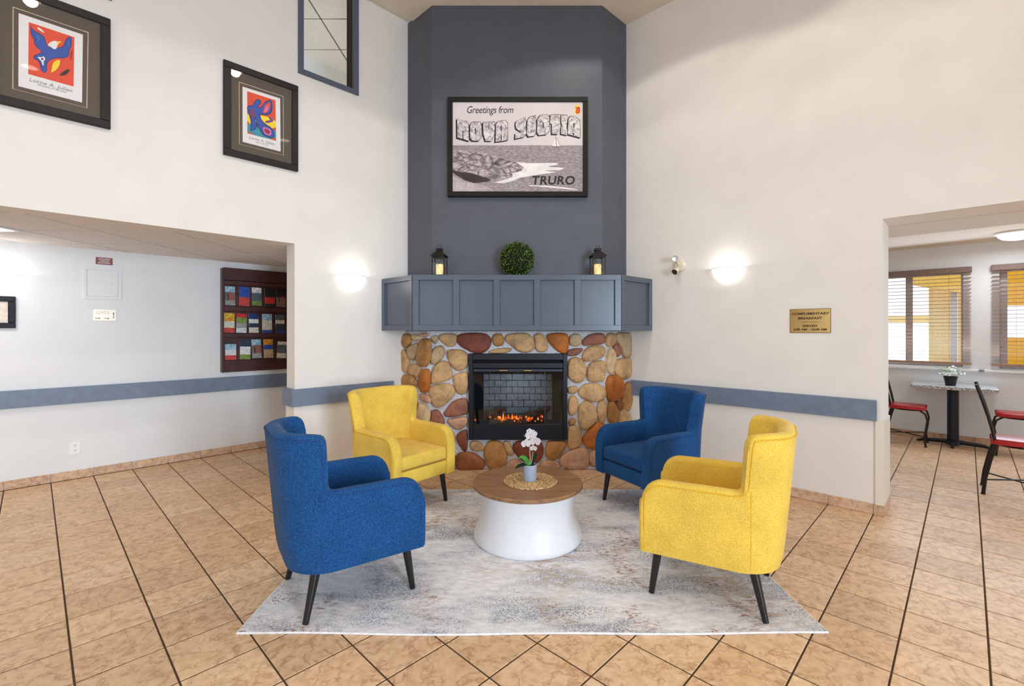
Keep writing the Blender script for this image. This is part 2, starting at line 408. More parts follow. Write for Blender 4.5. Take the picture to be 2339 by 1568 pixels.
def wall_mesh(u0, u1, z0, z1, holes, put, th):
    """slab with rectangular holes; put(u, d, z) places a point d deep into the wall."""
    us = sorted({u0, u1, *[h[0] for h in holes], *[h[1] for h in holes]}); zs = sorted({z0, z1, *[h[2] for h in holes], *[h[3] for h in holes]})
    us = [u for u in us if u0 <= u <= u1]; zs = [z for z in zs if z0 <= z <= z1]
    solid = lambda i, j: 0 <= i < len(us) - 1 and 0 <= j < len(zs) - 1 and not any(h[0] < (us[i] + us[i + 1]) / 2 < h[1] and h[2] < (zs[j] + zs[j + 1]) / 2 < h[3] for h in holes)
    m = MB(); V = {}
    def v(i, j, d):
        if (i, j, d) not in V: V[(i, j, d)] = m.bm.verts.new(put(us[i], th * d, zs[j]))
        return V[(i, j, d)]
    for i in range(len(us) - 1):
        for j in range(len(zs) - 1):
            if not solid(i, j): continue
            for d in (0, 1): m.bm.faces.new((v(i, j, d), v(i + 1, j, d), v(i + 1, j + 1, d), v(i, j + 1, d)))
            for di, dj, p, q in ((-1, 0, (i, j), (i, j + 1)), (1, 0, (i + 1, j), (i + 1, j + 1)), (0, -1, (i, j), (i + 1, j)), (0, 1, (i, j + 1), (i + 1, j + 1))):
                if not solid(i + di, j + dj): m.bm.faces.new((v(*p, 0), v(*q, 0), v(*q, 1), v(*p, 1)))
    return m
def clip(poly, planes):                # planes: (n, d) keeps n.p <= d
    for n, d in planes:
        out = []
        for i in range(len(poly)):
            p, q = poly[i], poly[(i + 1) % len(poly)]
            dp, dq = n.dot(p) - d, n.dot(q) - d
            if dp <= 0: out.append(p)
            if dp * dq < 0: out.append(p + (q - p) * (dp / (dp - dq)))
        poly = out
        if len(poly) < 3: return []
    return poly

# ================================================================== SETTING
PITCH = 0.3115; TA0, TB0 = 2.860, 3.3915
HALL_A = -1.83; DIN_B = -3.889
RAILZ = (0.765, 0.932)
JA = 4.165                                   # right wall ends here (opening to the breakfast room)
JB = 3.011                                   # left wall ends here (opening to the hall)

# floor: base plus tiles laid square to the walls
m = MB(); m.prism([W(-4, -6), W(12, -6), W(12, 12), W(-4, 12)], -0.2, -0.0035)
floor = structure(m.make('floor', 'grout'))
g = PITCH - 0.0080; th = 0.0038
def tile_mesh(m, ca, cb):
    h = g / 2; q = h - 0.0022
    c = W(ca, cb)
    P = lambda x, y, z: c + A * x + Bv * y + UP * z
    lo = [m.bm.verts.new(P(x * h, y * h, -th)) for x, y in ((-1, -1), (1, -1), (1, 1), (-1, 1))]
    mi = [m.bm.verts.new(P(x * h, y * h, -0.0014)) for x, y in ((-1, -1), (1, -1), (1, 1), (-1, 1))]
    hi = [m.bm.verts.new(P(x * q, y * q, 0)) for x, y in ((-1, -1), (1, -1), (1, 1), (-1, 1))]
    m.bm.faces.new(hi)
    for i in range(4):
        j = (i + 1) % 4
        m.bm.faces.new((lo[i], lo[j], mi[j], mi[i])); m.bm.faces.new((mi[i], mi[j], hi[j], hi[i]))
def visible_tile(a, b):
    p = W(a, b)
    if p.y < 1.7: return 0
    u, v = CX + F * p.x / p.y, HZ + F * H / p.y
    if not (-60 < u < 2400 and v < 1640): return 0
    if a > 0 and b > 0:
        if a + b < 2.15: return 0
    elif a <= 0 and b > 0:
        if a < HALL_A - 0.1 or b < 1.0: return 0
    elif b <= 0 and a > 0:
        if b < DIN_B - 0.1 or a < JA - 0.2: return 0
    else: return 0
    return 1.0 / p.y ** 3
cells = []
for i in range(-16, 28):
    for j in range(-24, 28):
        a, b = TA0 + (i + 0.5) * PITCH, TB0 + (j + 0.5) * PITCH
        cells.append((visible_tile(a, b), a, b))
cells.sort(key=lambda c: -c[0])
tm = MB(); tile_mesh(tm, 0, 0); bmesh.ops.translate(tm.bm, verts=tm.bm.verts, vec=-W(0, 0))
tile0 = tm.make('tile', 'tile', floor); tile0.location = W(cells[0][1], cells[0][2])
for w_, a, b in cells[1:298]:
    if w_ <= 0: break
    t = bpy.data.objects.new('tile', tile0.data); COL.objects.link(t); t.parent = floor; t.location = W(a, b)
rest = MB()
for k_, (w_, a, b) in enumerate(cells):
    if (k_ >= 298 or w_ <= 0) and -1.9 < a < 10 and -4 < b < 10: tile_mesh(rest, a, b)
r = rest.make('far_tiles', 'tile', floor); r['kind'] = 'stuff'

# walls
CEIL = 5.03
put_L = lambda u, d, z: W(-d, u, z)
WIN1 = (2.36, 2.982, 3.99, 5.35); WIN2 = (4.347, 4.97, 3.99, 5.35)
wl = structure(wall_mesh(-0.2, 10, 0, 5.7, [(JB, 8.0, -0.01, 2.335), WIN1, WIN2], put_L, 0.2).make('wall_left', 'wall'))
put_R = lambda u, d, z: W(u, -d, z)
wr = structure(wall_mesh(0, 10, 0, 5.7, [(JA, 9.4, -0.01, 2.40)], put_R, 0.4).make('wall_right', 'wall'))
m = wall_mesh(-2.2, 10, 0, 5.7, [(3.3, 6.1, 0.05, 3.2)], lambda u, d, z: W(10 + d, u, z), 0.2); structure(m.make('wall_front', 'wall'))
m = wall_mesh(-2.2, 10, 0, 5.7, [(1.8, 7.4, 0.5, 3.5)], lambda u, d, z: W(u, 10 + d, z), 0.2); structure(m.make('wall_back', 'wall'))
# ceiling of the lobby stops short of the left wall
m = MB(); m.prism([W(0.105, -0.05), W(10.05, -0.05), W(10.05, 10.05), W(0.105, 10.05)], CEIL, CEIL + 0.18)
structure(m.make('ceiling', 'ceil'))
m = MB(); m.prism([W(-0.25, -0.25), W(0.4, -0.25), W(0.4, 10.1), W(-0.25, 10.1)], 5.7, 5.8); structure(m.make('ceiling_cove_top', 'ceil'))
# chimney breast
CY = 5.07; CHX = 0.925
m = MB(); m.prism([(-CHX + .004, CY), (CHX + .004, CY), (1.275, 5.40), (0.3, 6.35), (-0.4, 6.35), (-1.281, 5.42)], 1.50, CEIL + 0.02)
structure(m.make('wall_chimney', 'slate'))

# hall to the left
m = wall_mesh(-1.6, 9.0, 0, 2.6, [], lambda u, d, z: W(HALL_A - d, u, z), 0.15); structure(m.make('wall_hall', 'hallwall'))
m = MB(); m.prism([W(HALL_A - .1, -1.75), W(-0.2, -1.75), W(-0.2, -1.6), W(HALL_A - .1, -1.6)], 0, 2.6); structure(m.make('wall_hall_end', 'hallwall'))
m = MB(); m.prism([W(HALL_A - .1, 9.0), W(-0.2, 9.0), W(-0.2, 9.15), W(HALL_A - .1, 9.15)], 0, 2.6); structure(m.make('wall_hall_rear', 'hallwall'))
m = MB(); m.prism([W(HALL_A - .1, -1.7), W(-0.19, -1.7), W(-0.19, 9.1), W(HALL_A - .1, 9.1)], 2.36, 2.44)
hc = structure(m.make('ceiling_hall', 'tee'))
def t_grid(parent, z, x0, y0, nx, ny, planes, ok):
    P = 0.6115
    for i in nx:
        for j in ny:
            xa, ya = x0 + i * P, y0 + j * P; e = 0.009
            poly = [Vector((xa + e, ya + e, 0)), Vector((xa + P - e, ya + e, 0)), Vector((xa + P - e, ya + P - e, 0)), Vector((xa + e, ya + P - e, 0))]
            c = Vector((xa + P / 2, ya + P / 2, 0))
            poly = clip(poly, planes)
            if len(poly) < 3 or not ok(c): continue
            q = MB(); q.prism([(p.x - c.x, p.y - c.y) for p in poly], 0, 0.018)
            o = q.make('tile', 'acoustic', parent); o.location = (c.x, c.y, z)
cn = CORN
pl = [(A, cn.dot(A) - 0.205), (-A, -(cn.dot(A) + HALL_A - 0.01)), (Bv, cn.dot(Bv) + 8.9), (-Bv, -(cn.dot(Bv) - 1.5))]
t_grid(hc, 2.337, -2.915, 3.918, range(-9, 4), range(-9, 9), pl, lambda c: True)

# room behind the interior windows of the left wall
m = MB(); m.prism([W(HALL_A - .15, -1.6), W(HALL_A, -1.6), W(HALL_A, 9), W(HALL_A - .15, 9)], 2.6, 5.5); structure(m.make('wall_upper_room', 'hallwall'))
m = MB(); m.prism([W(HALL_A - .1, -1.6), W(-0.19, -1.6), W(-0.19, 9), W(HALL_A - .1, 9)], 5.26, 5.34); uc = structure(m.make('ceiling_upper_room', 'tee'))
t_grid(uc, 5.235, -2.348, 5.596, range(-8, 5), range(-8, 4), pl, lambda c: True)
m = MB(); m.prism([W(HALL_A - .1, -1.6), W(-0.19, -1.6), W(-0.19, 9), W(HALL_A - .1, 9)], 2.62, 2.7); structure(m.make('floor_upper_room', 'pave'))
UPL = area('upper_room_fill', W(-1.0, 2.2, 2.9), W(-1.0, 2.2, 6), 0.8, 0.8, 15, (1.0, 0.93, 0.74));  # added upward fill hidden below the sill, lights the upper room evenly
for k_, (b0, b1, z0, z1) in enumerate((WIN1, WIN2)):
    f = MB(); fw = 0.052
    rz = (z0 - .0, z1)
    for (x0, x1, za, zb) in ((b0, b0 + fw, z0, z1), (b1 - fw, b1, z0, z1), (b0 + fw, b1 - fw, z0, z0 + fw), (b0 + fw, b1 - fw, z1 - fw, z1)):
        f.box(-0.03, 0.018, x0, x1, za, zb, 0.003)
    mx = Matrix.Translation(CORN) @ Matrix((( A.x, Bv.x, 0, 0), (A.y, Bv.y, 0, 0), (0, 0, 1, 0), (0, 0, 0, 1)))
    o = structure(f.make('window_%d' % (k_ + 1), 'bluef', mx=mx))
    f = MB()
    for (x0, x1, za, zb) in ((b0, b0 + .03, z0, z1), (b1 - .03, b1, z0, z1), (b0 + .03, b1 - .03, z0, z0 + .03), (b0 + .03, b1 - .03, z1 - .03, z1)):
        f.box(-0.199, -0.03, x0, x1, za, zb)
    f.make('reveal', 'darkrev', o, mx=mx)
    f = MB(); f.box(-0.128, -0.122, b0 + .03, b1 - .03, z0 + .03, z1 - .03); f.make('pane', 'glass', o, mx=mx)

# breakfast room to the right
JAMB = 0.4
put_D = lambda u, d, z: W(u, DIN_B - d, z)
a1r, zt1 = on_b(2220, 612, DIN_B); a2l, _ = on_b(2264, 609, DIN_B)
a1l = a1r - 1.5; a2r = a2l + 1.6
ZW0, ZW1 = 1.05, 2.33
structure(wall_mesh(1.5, 10, 0, 2.9, [(a1l + .03, a1r - .085, ZW0 - .05, ZW1), (a2l + .075, a2r - .03, ZW0 - .05, ZW1)], put_D, 0.2).make('wall_dining', 'hallwall'))
m = MB(); m.prism([W(1.5, DIN_B - .2), W(1.5, -0.4), W(1.35, -0.4), W(1.35, DIN_B - .2)], 0, 2.9); structure(m.make('wall_dining_end', 'hallwall'))
m = wall_mesh(DIN_B, -0.4, 0, 2.9, [(-3.2, -0.9, 0.4, 2.4)], lambda u, d, z: W(10 + d, u, z), 0.2); structure(m.make('wall_dining_front', 'hallwall'))
m = MB(); m.prism([W(1.4, DIN_B - .1), W(10.1, DIN_B - .1), W(10.1, -0.39), W(1.4, -0.39)], 2.65, 2.75); structure(m.make('ceiling_dining', 'ceil'))
m = MB(); m.prism([W(JA - .6, -1.02), W(10.0, -1.02), W(10.0, -0.395), W(JA - .6, -0.395)], 2.40, 2.66); structure(m.make('beam_dining', 'wall'))

# chair rails
mxA = Matrix.Translation(CORN) @ Matrix(((A.x, Bv.x, 0, 0), (A.y, Bv.y, 0, 0), (0, 0, 1, 0), (0, 0, 0, 1)))
def abbox(m, a0, a1, b0, b1, z0, z1, bev=0.0): m.box(a0, a1, b0, b1, z0, z1, bev, 1, mxA)
z0, z1 = RAILZ
m = MB(); m.prism([W(0.001, 1.95), W(0.035, 1.95), W(0.035, JB + .035), W(-0.225, JB + .035), W(-0.225, JB + .001), W(0.001, JB + .001)], z0, z1); structure(m.make('trim_1', 'rail'))
m = MB(); abbox(m, 1.9, JA - .035, 0.001, 0.03, z0, z1, 0.003); structure(m.make('trim_2', 'rail'))
m = MB(); abbox(m, HALL_A + .001, HALL_A + .03, -1.5, 8.9, z0, z1, 0.003); structure(m.make('trim_3', 'rail'))
# corner guards under the rails
m = MB(); m.prism([W(JA - .045, 0.001), W(JA - .045, 0.012), W(JA + .012, 0.012), W(JA + .012, -0.39), W(JA + .001, -0.39), W(JA + .001, 0.001)], 0.085, z0); structure(m.make('trim_4', 'cream'))
m = MB(); m.prism([W(0.001, JB - .045), W(0.012, JB - .045), W(0.012, JB + .012), W(-0.19, JB + .012), W(-0.19, JB + .001), W(0.001, JB + .001)], 0.085, z0); structure(m.make('trim_5', 'cream'))
# tile baseboards
def baseboard(name, runs):
    root = None
    for axis, fixed, s0, s1, side in runs:
        k0 = math.floor((s0 - (TA0 if axis == 'a' else TB0)) / PITCH)
        base = TA0 if axis == 'a' else TB0
        s = base + k0 * PITCH
        while s < s1:
            p0, p1 = max(s + .0015, s0), min(s + PITCH - .0015, s1)
            if p1 - p0 > 0.02:
                q = MB(); lo, hi = sorted((fixed, fixed + side * 0.013))
                if axis == 'a': q.box(p0, p1, lo, hi, 0.001, 0.086, 0.003, 1, mxA)
                else: q.box(lo, hi, p0, p1, 0.001, 0.086, 0.003, 1, mxA)
                if root is None: root = structure(q.make(name, 'basetile'))
                else: q.make('tile', 'basetile', root)
            s += PITCH
baseboard('baseboard_right', [('a', 0.0, 1.95, JA + .014, 1), ('b', JA + .001, -0.4, 0.0, 1)])
baseboard('baseboard_left', [('b', 0.0, 1.95, JB + .014, 1)])
baseboard('baseboard_hall', [('b', HALL_A, -1.2, 6.2, 1)])
baseboard('baseboard_dining', [('a', DIN_B, 2.2, 8.0, 1)])

# windows of the breakfast room with venetian blinds, and what stands outside
for n_, (x0, x1) in enumerate(((a1l, a1r), (a2l, a2r))):
    f = MB(); xl, xr = (x0 + .03, x1 - .085) if n_ == 0 else (x0 + .075, x1 - .03)
    for (p, q, za, zb) in ((xl, xl + .02, ZW0 - .05, ZW1), (xr - .02, xr, ZW0 - .05, ZW1), (xl + .02, xr - .02, ZW1 - .06, ZW1), (xl + .02, xr - .02, ZW0 - .05, ZW0)):
        f.box(p, q, DIN_B - .19, DIN_B - .12, za, zb, 0, 1, mxA)
    if n_ == 0: f.box(on_b(2069, 700, DIN_B - .15)[0], on_b(2085, 700, DIN_B - .15)[0], DIN_B - .18, DIN_B - .12, ZW0, ZW1 - .06, 0, 1, mxA)
    else: f.box(on_b(2283, 700, DIN_B - .15)[0], on_b(2301, 700, DIN_B - .15)[0], DIN_B - .18, DIN_B - .12, ZW0, ZW1 - .06, 0, 1, mxA)
    o = structure(f.make('window_%d' % (n_ + 3), 'greypost'))
    f = MB(); f.box(xl + .02, xr - .02, DIN_B - .157, DIN_B - .151, ZW0, ZW1 - .06, 0, 1, mxA); f.make('pane', 'glass', o)
    f = MB(); f.box(x0 - .15 if n_ == 0 else x0 - .12, x1 + .12, DIN_B + .001, DIN_B + .03, 0.955, 0.985, 0.004, 1, mxA); f.make('sill', 'white', o)
    cxw = (x0 + x1) / 2; p0 = W(cxw, DIN_B + .02, ZW0)
    bl = thing('venetian_blind', ['brown slatted blind over the white lit window, beside the passage wall', 'brown slatted blind over the orange lit window at the picture edge'][n_], 'blind', p0, ROT_R, 'slatted blinds on the breakfast room windows')
    hw = (x1 - x0) / 2
    q = MB(); q.box(-hw, hw, -0.035, 0.015, ZW1 - .06 - ZW0, ZW1 + .015 - ZW0, 0.004); q.make('valance', 'valance', bl)
    q = MB(); q.box(-hw, hw, -0.03, 0.01, -0.005, 0.022, 0.004); q.make('bottom_rail', 'blind', bl)
    ns = 24; hh = ZW1 - .06 - ZW0 - .03
    sl = None
    for i in range(ns):
        zc = 0.045 + (i + 0.3) * hh / ns
        if sl is None:
            q = MB(); q.box(-hw + .005, hw - .005, -0.022, 0.022, -0.0014, 0.0014); sl = q.make('slat', 'blind', bl); sl.location = (0, -0.008, zc); sl.rotation_euler = (math.radians(-4), 0, 0)
        else:
            c = sl.copy(); COL.objects.link(c); c.location = (0, -0.008, zc)
    for xx in (-hw + .22, hw - .22):
        q = MB(); q.tube([(xx, -0.033, 0.02), (xx, -0.033, hh + .03)], 0.0016, 5); q.make('cord', 'blind', bl)
q = MB(); q.prism([W(-4, -22), W(26, -22), W(26, DIN_B - .25), W(-4, DIN_B - .25)], -0.25, -0.05); structure(q.make('ground_outside', 'pave'))
can = thing('yellow_canopy', 'orange yellow canopy and wall seen outside through the blinds', 'canopy', W(0, -6.9, -0.05), ROT_R)
q = MB(); q.plate([(3.82, 2.45), (4.84, 2.15), (4.84, 3.3), (3.82, 3.3)], -.05, .25); q.make('gable_fascia', plain('amber_render', (246, 196, 92), .8), can)
q = MB(); q.box(4.12, 4.45, .5, .7, 0, 2.6); q.make('side_panel', 'paleyellow', can)
q = MB(); q.box(4.53, 4.84, .5, .7, 0, 2.6); q.make('side_panel', 'paleyellow', can)
q = MB(); q.box(4.44, 4.53, .1, .25, 0, 2.25); q.make('post', 'greypost', can)
q = MB(); q.box(2.2, 4.12, 1.5, 1.56, 1.72, 1.86); q.make('rail', 'paleyellow', can)
q = wall_mesh(4.86, 8.0, 0, 3.6, [(5.14, 6.2, 1.42, 1.98)], lambda u, d, z: Vector((u, d, z)), .15); q.make('wall_panel', 'orange', can)  # opening shaped to stand in for white sun glare

# ================================================================== FIREPLACE
SY = 5.05; SHX = 0.965                     # mortar face, half width before the splays
SPL = math.sqrt(0.5)
IX0, IX1, IZ0, IZ1 = -0.515, 0.545, 0.325, 1.25
fp = thing('stone_fireplace', 'corner fireplace surround of rounded tan and rust river stones in grey mortar', 'fireplace', (0, SY, 0))
m = wall_mesh(-SHX, SHX, 0.0, 1.492, [(IX0, IX1, IZ0, IZ1)], lambda u, d, z: Vector((u, d, z)), 0.12)
for s in (-1, 1):
    e = 0.46
    m.prism([(s * SHX, 0), (s * (SHX + e * SPL * 1.0), e * SPL), (s * (SHX + e * SPL - .08), e * SPL + .08), (s * (SHX - .05), 0.12)], 0.0, 1.492)
m.make('mortar_bed', 'mortar', fp)
Z6 = 600.0 / 2339.0
STONES = [
('golden', 'L', [(85,95),(135,95),(150,150),(120,215),(90,205),(82,150)]), ('beige', 'L', [(150,105),(195,95),(215,125),(190,155),(155,140)]),
('pink', 'L', [(215,88),(310,88),(290,115),(235,120)]), ('grey_tan', 'L', [(135,215),(175,185),(215,180),(218,240),(190,310),(150,320),(128,270)]),
('golden', 'L', [(225,175),(255,140),(305,145),(322,190),(308,330),(275,375),(225,355),(212,300)]), ('tan', 'L', [(72,240),(105,240),(130,300),(130,400),(120,430),(80,415),(70,330)]),
('tan', 'L', [(140,370),(190,360),(225,380),(238,440),(215,475),(160,450),(138,420)]), ('orange', 'L', [(240,430),(275,410),(305,420),(308,560),(275,610),(240,590),(225,500)]),
('golden', 'L', [(90,460),(150,455),(180,495),(175,555),(130,640),(85,600),(85,510)]), ('pink', 'L', [(185,500),(212,510),(212,560),(182,560)]),
('pink', 'L', [(225,620),(300,640),(318,695),(300,705),(235,680)]), ('beige', 'L', [(225,720),(260,720),(308,770),(303,850),(290,900),(215,880)]),
('golden', 'L', [(100,660),(170,640),(205,720),(190,820),(110,800)]), ('tan', 'L', [(90,840),(180,840),(205,960),(150,1040),(90,1000)]), ('rust_red', 'L', [(215,920),(300,930),(305,1040),(240,1060)]), ('tan', 'L', [(95,1080),(200,1070),(220,1180),(110,1220)]), ('golden', 'L', [(235,1090),(310,1080),(310,1230),(240,1220)]),
('grey_tan', 'F', [(325,130),(350,105),(385,105),(385,150),(370,180),(345,160)]), ('tan', 'F', [(415,95),(545,90),(555,130),(540,190),(490,205),(430,165),(405,130)]),
('rust_red', 'F', [(575,110),(640,90),(800,90),(850,130),(845,200),(800,245),(740,262),(670,235),(600,195),(570,150)]), ('tan', 'F', [(480,240),(560,235),(630,250),(652,300),(645,380),(590,415),(540,400),(500,340),(478,285)]),
('grey_tan', 'F', [(340,240),(400,195),(440,215),(445,270),(420,320),(350,365),(332,340),(330,290)]), ('tan', 'F', [(345,420),(380,365),(440,335),(485,360),(510,430),(510,480),(440,510),(350,535),(332,510)]),
('tan', 'F', [(315,590),(345,560),(490,535),(535,590),(530,630),(480,690),(420,735),(370,740),(335,680)]), ('tan', 'F', [(545,460),(640,430),(655,470),(655,590),(600,630),(555,600),(540,530),(530,490)]),
('mauve', 'F', [(470,770),(520,700),(600,670),(645,680),(655,790),(600,815),(480,830),(448,800)]), ('mauve', 'F', [(330,790),(360,770),(400,780),(445,860),(440,905),(330,905)]),
('pink', 'F', [(470,860),(560,840),(650,835),(648,895),(580,950),(520,920)]), ('rust_red', 'F', [(560,990),(635,950),(650,980),(650,1120),(620,1135),(585,1080),(565,1050)]),
('brown', 'F', [(560,1170),(640,1150),(720,1165),(790,1220),(800,1270),(750,1305),(640,1310),(560,1290)]), ('tan', 'F', [(340,940),(470,930),(540,1000),(520,1090),(400,1110),(330,1040)]), ('golden', 'F', [(340,1140),(470,1120),(540,1180),(530,1290),(380,1300),(330,1230)]),
('golden', 'F', [(885,95),(960,92),(975,140),(970,190),(900,200),(878,150)]), ('tan', 'F', [(855,240),(960,215),(1045,220),(1030,245),(980,262),(850,262)]),
('tan', 'F', [(1005,110),(1060,92),(1190,90),(1240,150),(1240,220),(1180,252),(1110,240),(1050,190),(1000,150)]), ('tan', 'F', [(1250,100),(1320,92),(1350,140),(1370,200),(1350,240),(1290,250),(1260,210),(1260,150)]),
('orange', 'F', [(1370,95),(1520,88),(1550,120),(1545,220),(1520,262),(1460,240),(1400,180),(1375,140)]), ('grey_tan', 'F', [(1580,100),(1640,90),(1670,120),(1665,180),(1610,202),(1570,180),(1565,140)]),
('mauve', 'F', [(1700,130),(1760,92),(1860,88),(1872,120),(1865,180),(1780,185),(1700,195),(1685,170)]), ('mauve', 'F', [(1548,250),(1580,225),(1680,218),(1670,250),(1620,285),(1550,285)]),
('tan', 'F', [(1700,250),(1740,205),(1850,200),(1880,240),(1860,295),(1770,325),(1710,335),(1680,300)]), ('tan', 'F', [(1560,330),(1620,305),(1680,330),(1710,400),(1700,480),(1640,525),(1590,500),(1552,460)]),
('tan', 'F', [(1745,350),(1870,330),(1882,400),(1875,500),(1800,515),(1735,505),(1728,440)]), ('tan', 'F', [(1552,570),(1600,555),(1640,570),(1630,610),(1590,628),(1552,610)]),
('tan', 'F', [(1670,570),(1730,535),(1830,545),(1885,600),(1870,660),(1800,695),(1720,680),(1650,630)]), ('tan', 'F', [(1560,670),(1600,645),(1635,680),(1640,740),(1610,800),(1580,820),(1555,780)]),
('tan', 'F', [(1665,720),(1720,695),(1770,720),(1805,800),(1800,860),(1740,920),(1680,940),(1650,880),(1645,800)]), ('golden', 'F', [(1558,860),(1600,840),(1625,870),(1600,905),(1560,905)]),
('tan', 'F', [(1552,930),(1620,915),(1660,950),(1670,1060),(1650,1090),(1570,1118),(1548,1080)]), ('orange', 'F', [(1700,990),(1780,910),(1830,880),(1860,950),(1830,1080),(1760,1115),(1700,1080),(1685,1030)]),
('pink', 'F', [(1500,1180),(1580,1130),(1680,1112),(1725,1140),(1730,1220),(1710,1290),(1560,1295),(1500,1260),(1485,1220)]), ('pink', 'F', [(1745,1150),(1800,1130),(1880,1150),(1880,1260),(1760,1275),(1742,1210)]),
('tan', 'F', [(1815,720),(1850,690),(1890,700),(1892,800),(1875,880),(1840,880),(1815,830)]), ('golden', 'F', [(1860,910),(1890,905),(1892,1120),(1850,1110)]),
('tan', 'R', [(1900,100),(1930,85),(1980,95),(1965,160),(1930,205),(1897,190)]), ('grey_tan', 'R', [(1990,95),(2040,85),(2100,90),(2115,150),(2110,250),(2080,300),(2040,280),(2020,200),(1985,150)]),
('beige', 'R', [(1915,240),(1945,225),(1968,280),(1965,400),(1940,445),(1908,420),(1900,320)]), ('mauve', 'R', [(1955,190),(1985,175),(2015,220),(2010,280),(1980,295),(1965,250)]), ('tan', 'R', [(1975,340),(2040,310),(2110,320),(2115,420),(2070,490),(2010,480),(1970,420)]),
('orange', 'R', [(1905,490),(1960,460),(2010,480),(2035,540),(2030,640),(1980,675),(1920,690),(1905,600)]), ('golden', 'R', [(2060,560),(2090,520),(2108,560),(2112,680),(2095,770),(2050,770),(2030,720),(2035,640)]),
('brown', 'R', [(1985,690),(2030,690),(2040,720),(2010,770),(1980,740)]), ('golden', 'R', [(1915,710),(1950,695),(1985,760),(1990,830),(1960,880),(1910,860)]),
('tan', 'R', [(2000,810),(2040,760),(2075,790),(2100,840),(2090,900),(2000,900)]), ('tan', 'R', [(1910,910),(1980,900),(1990,1000),(1915,1010)]), ('golden', 'R', [(2010,930),(2095,920),(2100,1050),(2010,1040)]), ('pink', 'R', [(1915,1040),(1990,1040),(2000,1180),(1915,1190)]), ('tan', 'R', [(2015,1080),(2095,1080),(2095,1200),(2015,1190)]),
('tan', 'F', [(680,1060),(730,1045),(790,1085),(800,1120),(760,1135),(690,1130)]), ('golden', 'F', [(830,1080),(870,1052),(940,1060),(990,1120),(1000,1200),(970,1265),(900,1290),(850,1280),(820,1220),(808,1150)]),
('tan', 'F', [(970,1060),(1020,1052),(1045,1100),(1070,1160),(1020,1175),(1000,1130)]), ('rust_red', 'F', [(1075,1080),(1120,1052),(1290,1052),(1320,1110),(1310,1180),(1270,1235),(1180,1240),(1110,1180),(1070,1120)]),
('pink', 'F', [(1000,1250),(1060,1205),(1120,1220),(1140,1290),(1000,1295)]), ('golden', 'F', [(1370,1060),(1400,1052),(1520,1052),(1525,1090),(1480,1165),(1440,1205),(1380,1195),(1350,1165)]),
('pink', 'F', [(1310,1245),(1340,1220),(1440,1225),(1475,1260),(1470,1295),(1310,1292)]), ('tan', 'F', [(820,1300),(890,1300),(960,1295),(985,1305),(830,1310)]), ('tan', 'F', [(1160,1265),(1280,1262),(1292,1300),(1165,1302)])]
def stone_point(side, x, y):
    u, v = 900 + x * Z6, 740 + y * Z6
    d = ray(u, v)
    if side == 'F':
        t = (SY - 0.028) / d.y; p = Vector((0, 0, H)) + d * t
        return p.x, p.z
    s = -1 if side == 'L' else 1        # splay plane through (s*SHX, SY) at 45 degrees, 0.02 proud
    n = Vector((s * SPL, -SPL, 0)); o = Vector((s * SHX, SY, 0)) + n * 0.02
    t = (o - Vector((0, 0, H))).dot(n) / d.dot(n); p = Vector((0, 0, H)) + d * t
    return (p - o).dot(Vector((SPL, s * SPL, 0))), p.z
for ci, (key, side, poly) in enumerate(STONES):
    pts = [stone_point(side, *p) for p in poly]
    cxs = sum(p[0] for p in pts) / len(pts); czs = sum(p[1] for p in pts) / len(pts)
    sc = 1.0 if side == 'F' else 1.0
    pts = [Vector(((p[0] - cxs) * 1.13 * sc, (p[1] - czs) * 1.13)) for p in pts]
    ring = chaikin(pts, 2)
    size = min(max(p.x for p in ring) - min(p.x for p in ring), max(p.y for p in ring) - min(p.y for p in ring))
    dep = min(0.055, 0.018 + 0.20 * size)
    rnd = random.Random(ci * 7 + 3)
    ph = [rnd.uniform(0, 6.28) for _ in range(4)]; tiltx, tilty = rnd.uniform(-.5, .5), rnd.uniform(-.5, .5)
    m = MB(); rings = []
    for f_, h_ in ((1.0, 0.0), (1.0, 0.45), (0.95, 0.72), (0.80, 0.92), (0.5, 1.0)):
        rg = []
        for i, p in enumerate(ring):
            an = math.atan2(p.y, p.x)
            wob = 1 + 0.10 * math.sin(2 * an + ph[0]) * (h_ > .6) + 0.07 * math.sin(3 * an + ph[1]) * (h_ > .6)
            hh = h_ * wob + (tiltx * p.x + tilty * p.y) * (h_ > .3) / max(size, .05) * 0.25
            rg.append(m.bm.verts.new((p.x * f_, -dep * max(hh, 0.0), p.y * f_)))
        rings.append(rg)
    for a_, b_ in zip(rings, rings[1:]):
        for i in range(len(ring)): m.bm.faces.new((a_[i], a_[(i + 1) % len(ring)], b_[(i + 1) % len(ring)], b_[i]))
    m.bm.faces.new(rings[-1])
    o = m.make('stone', 'st_' + key, fp, smooth=True, angle=60)
    if side == 'F': o.location = (cxs, 0.0, czs)
    else:
        s = -1 if side == 'L' else 1
        o.location = (s * SHX + SPL * cxs * 1.0, s * SPL * cxs if s > 0 else -SPL * cxs, czs)
        o.rotation_euler = (0, 0, s * math.radians(45))

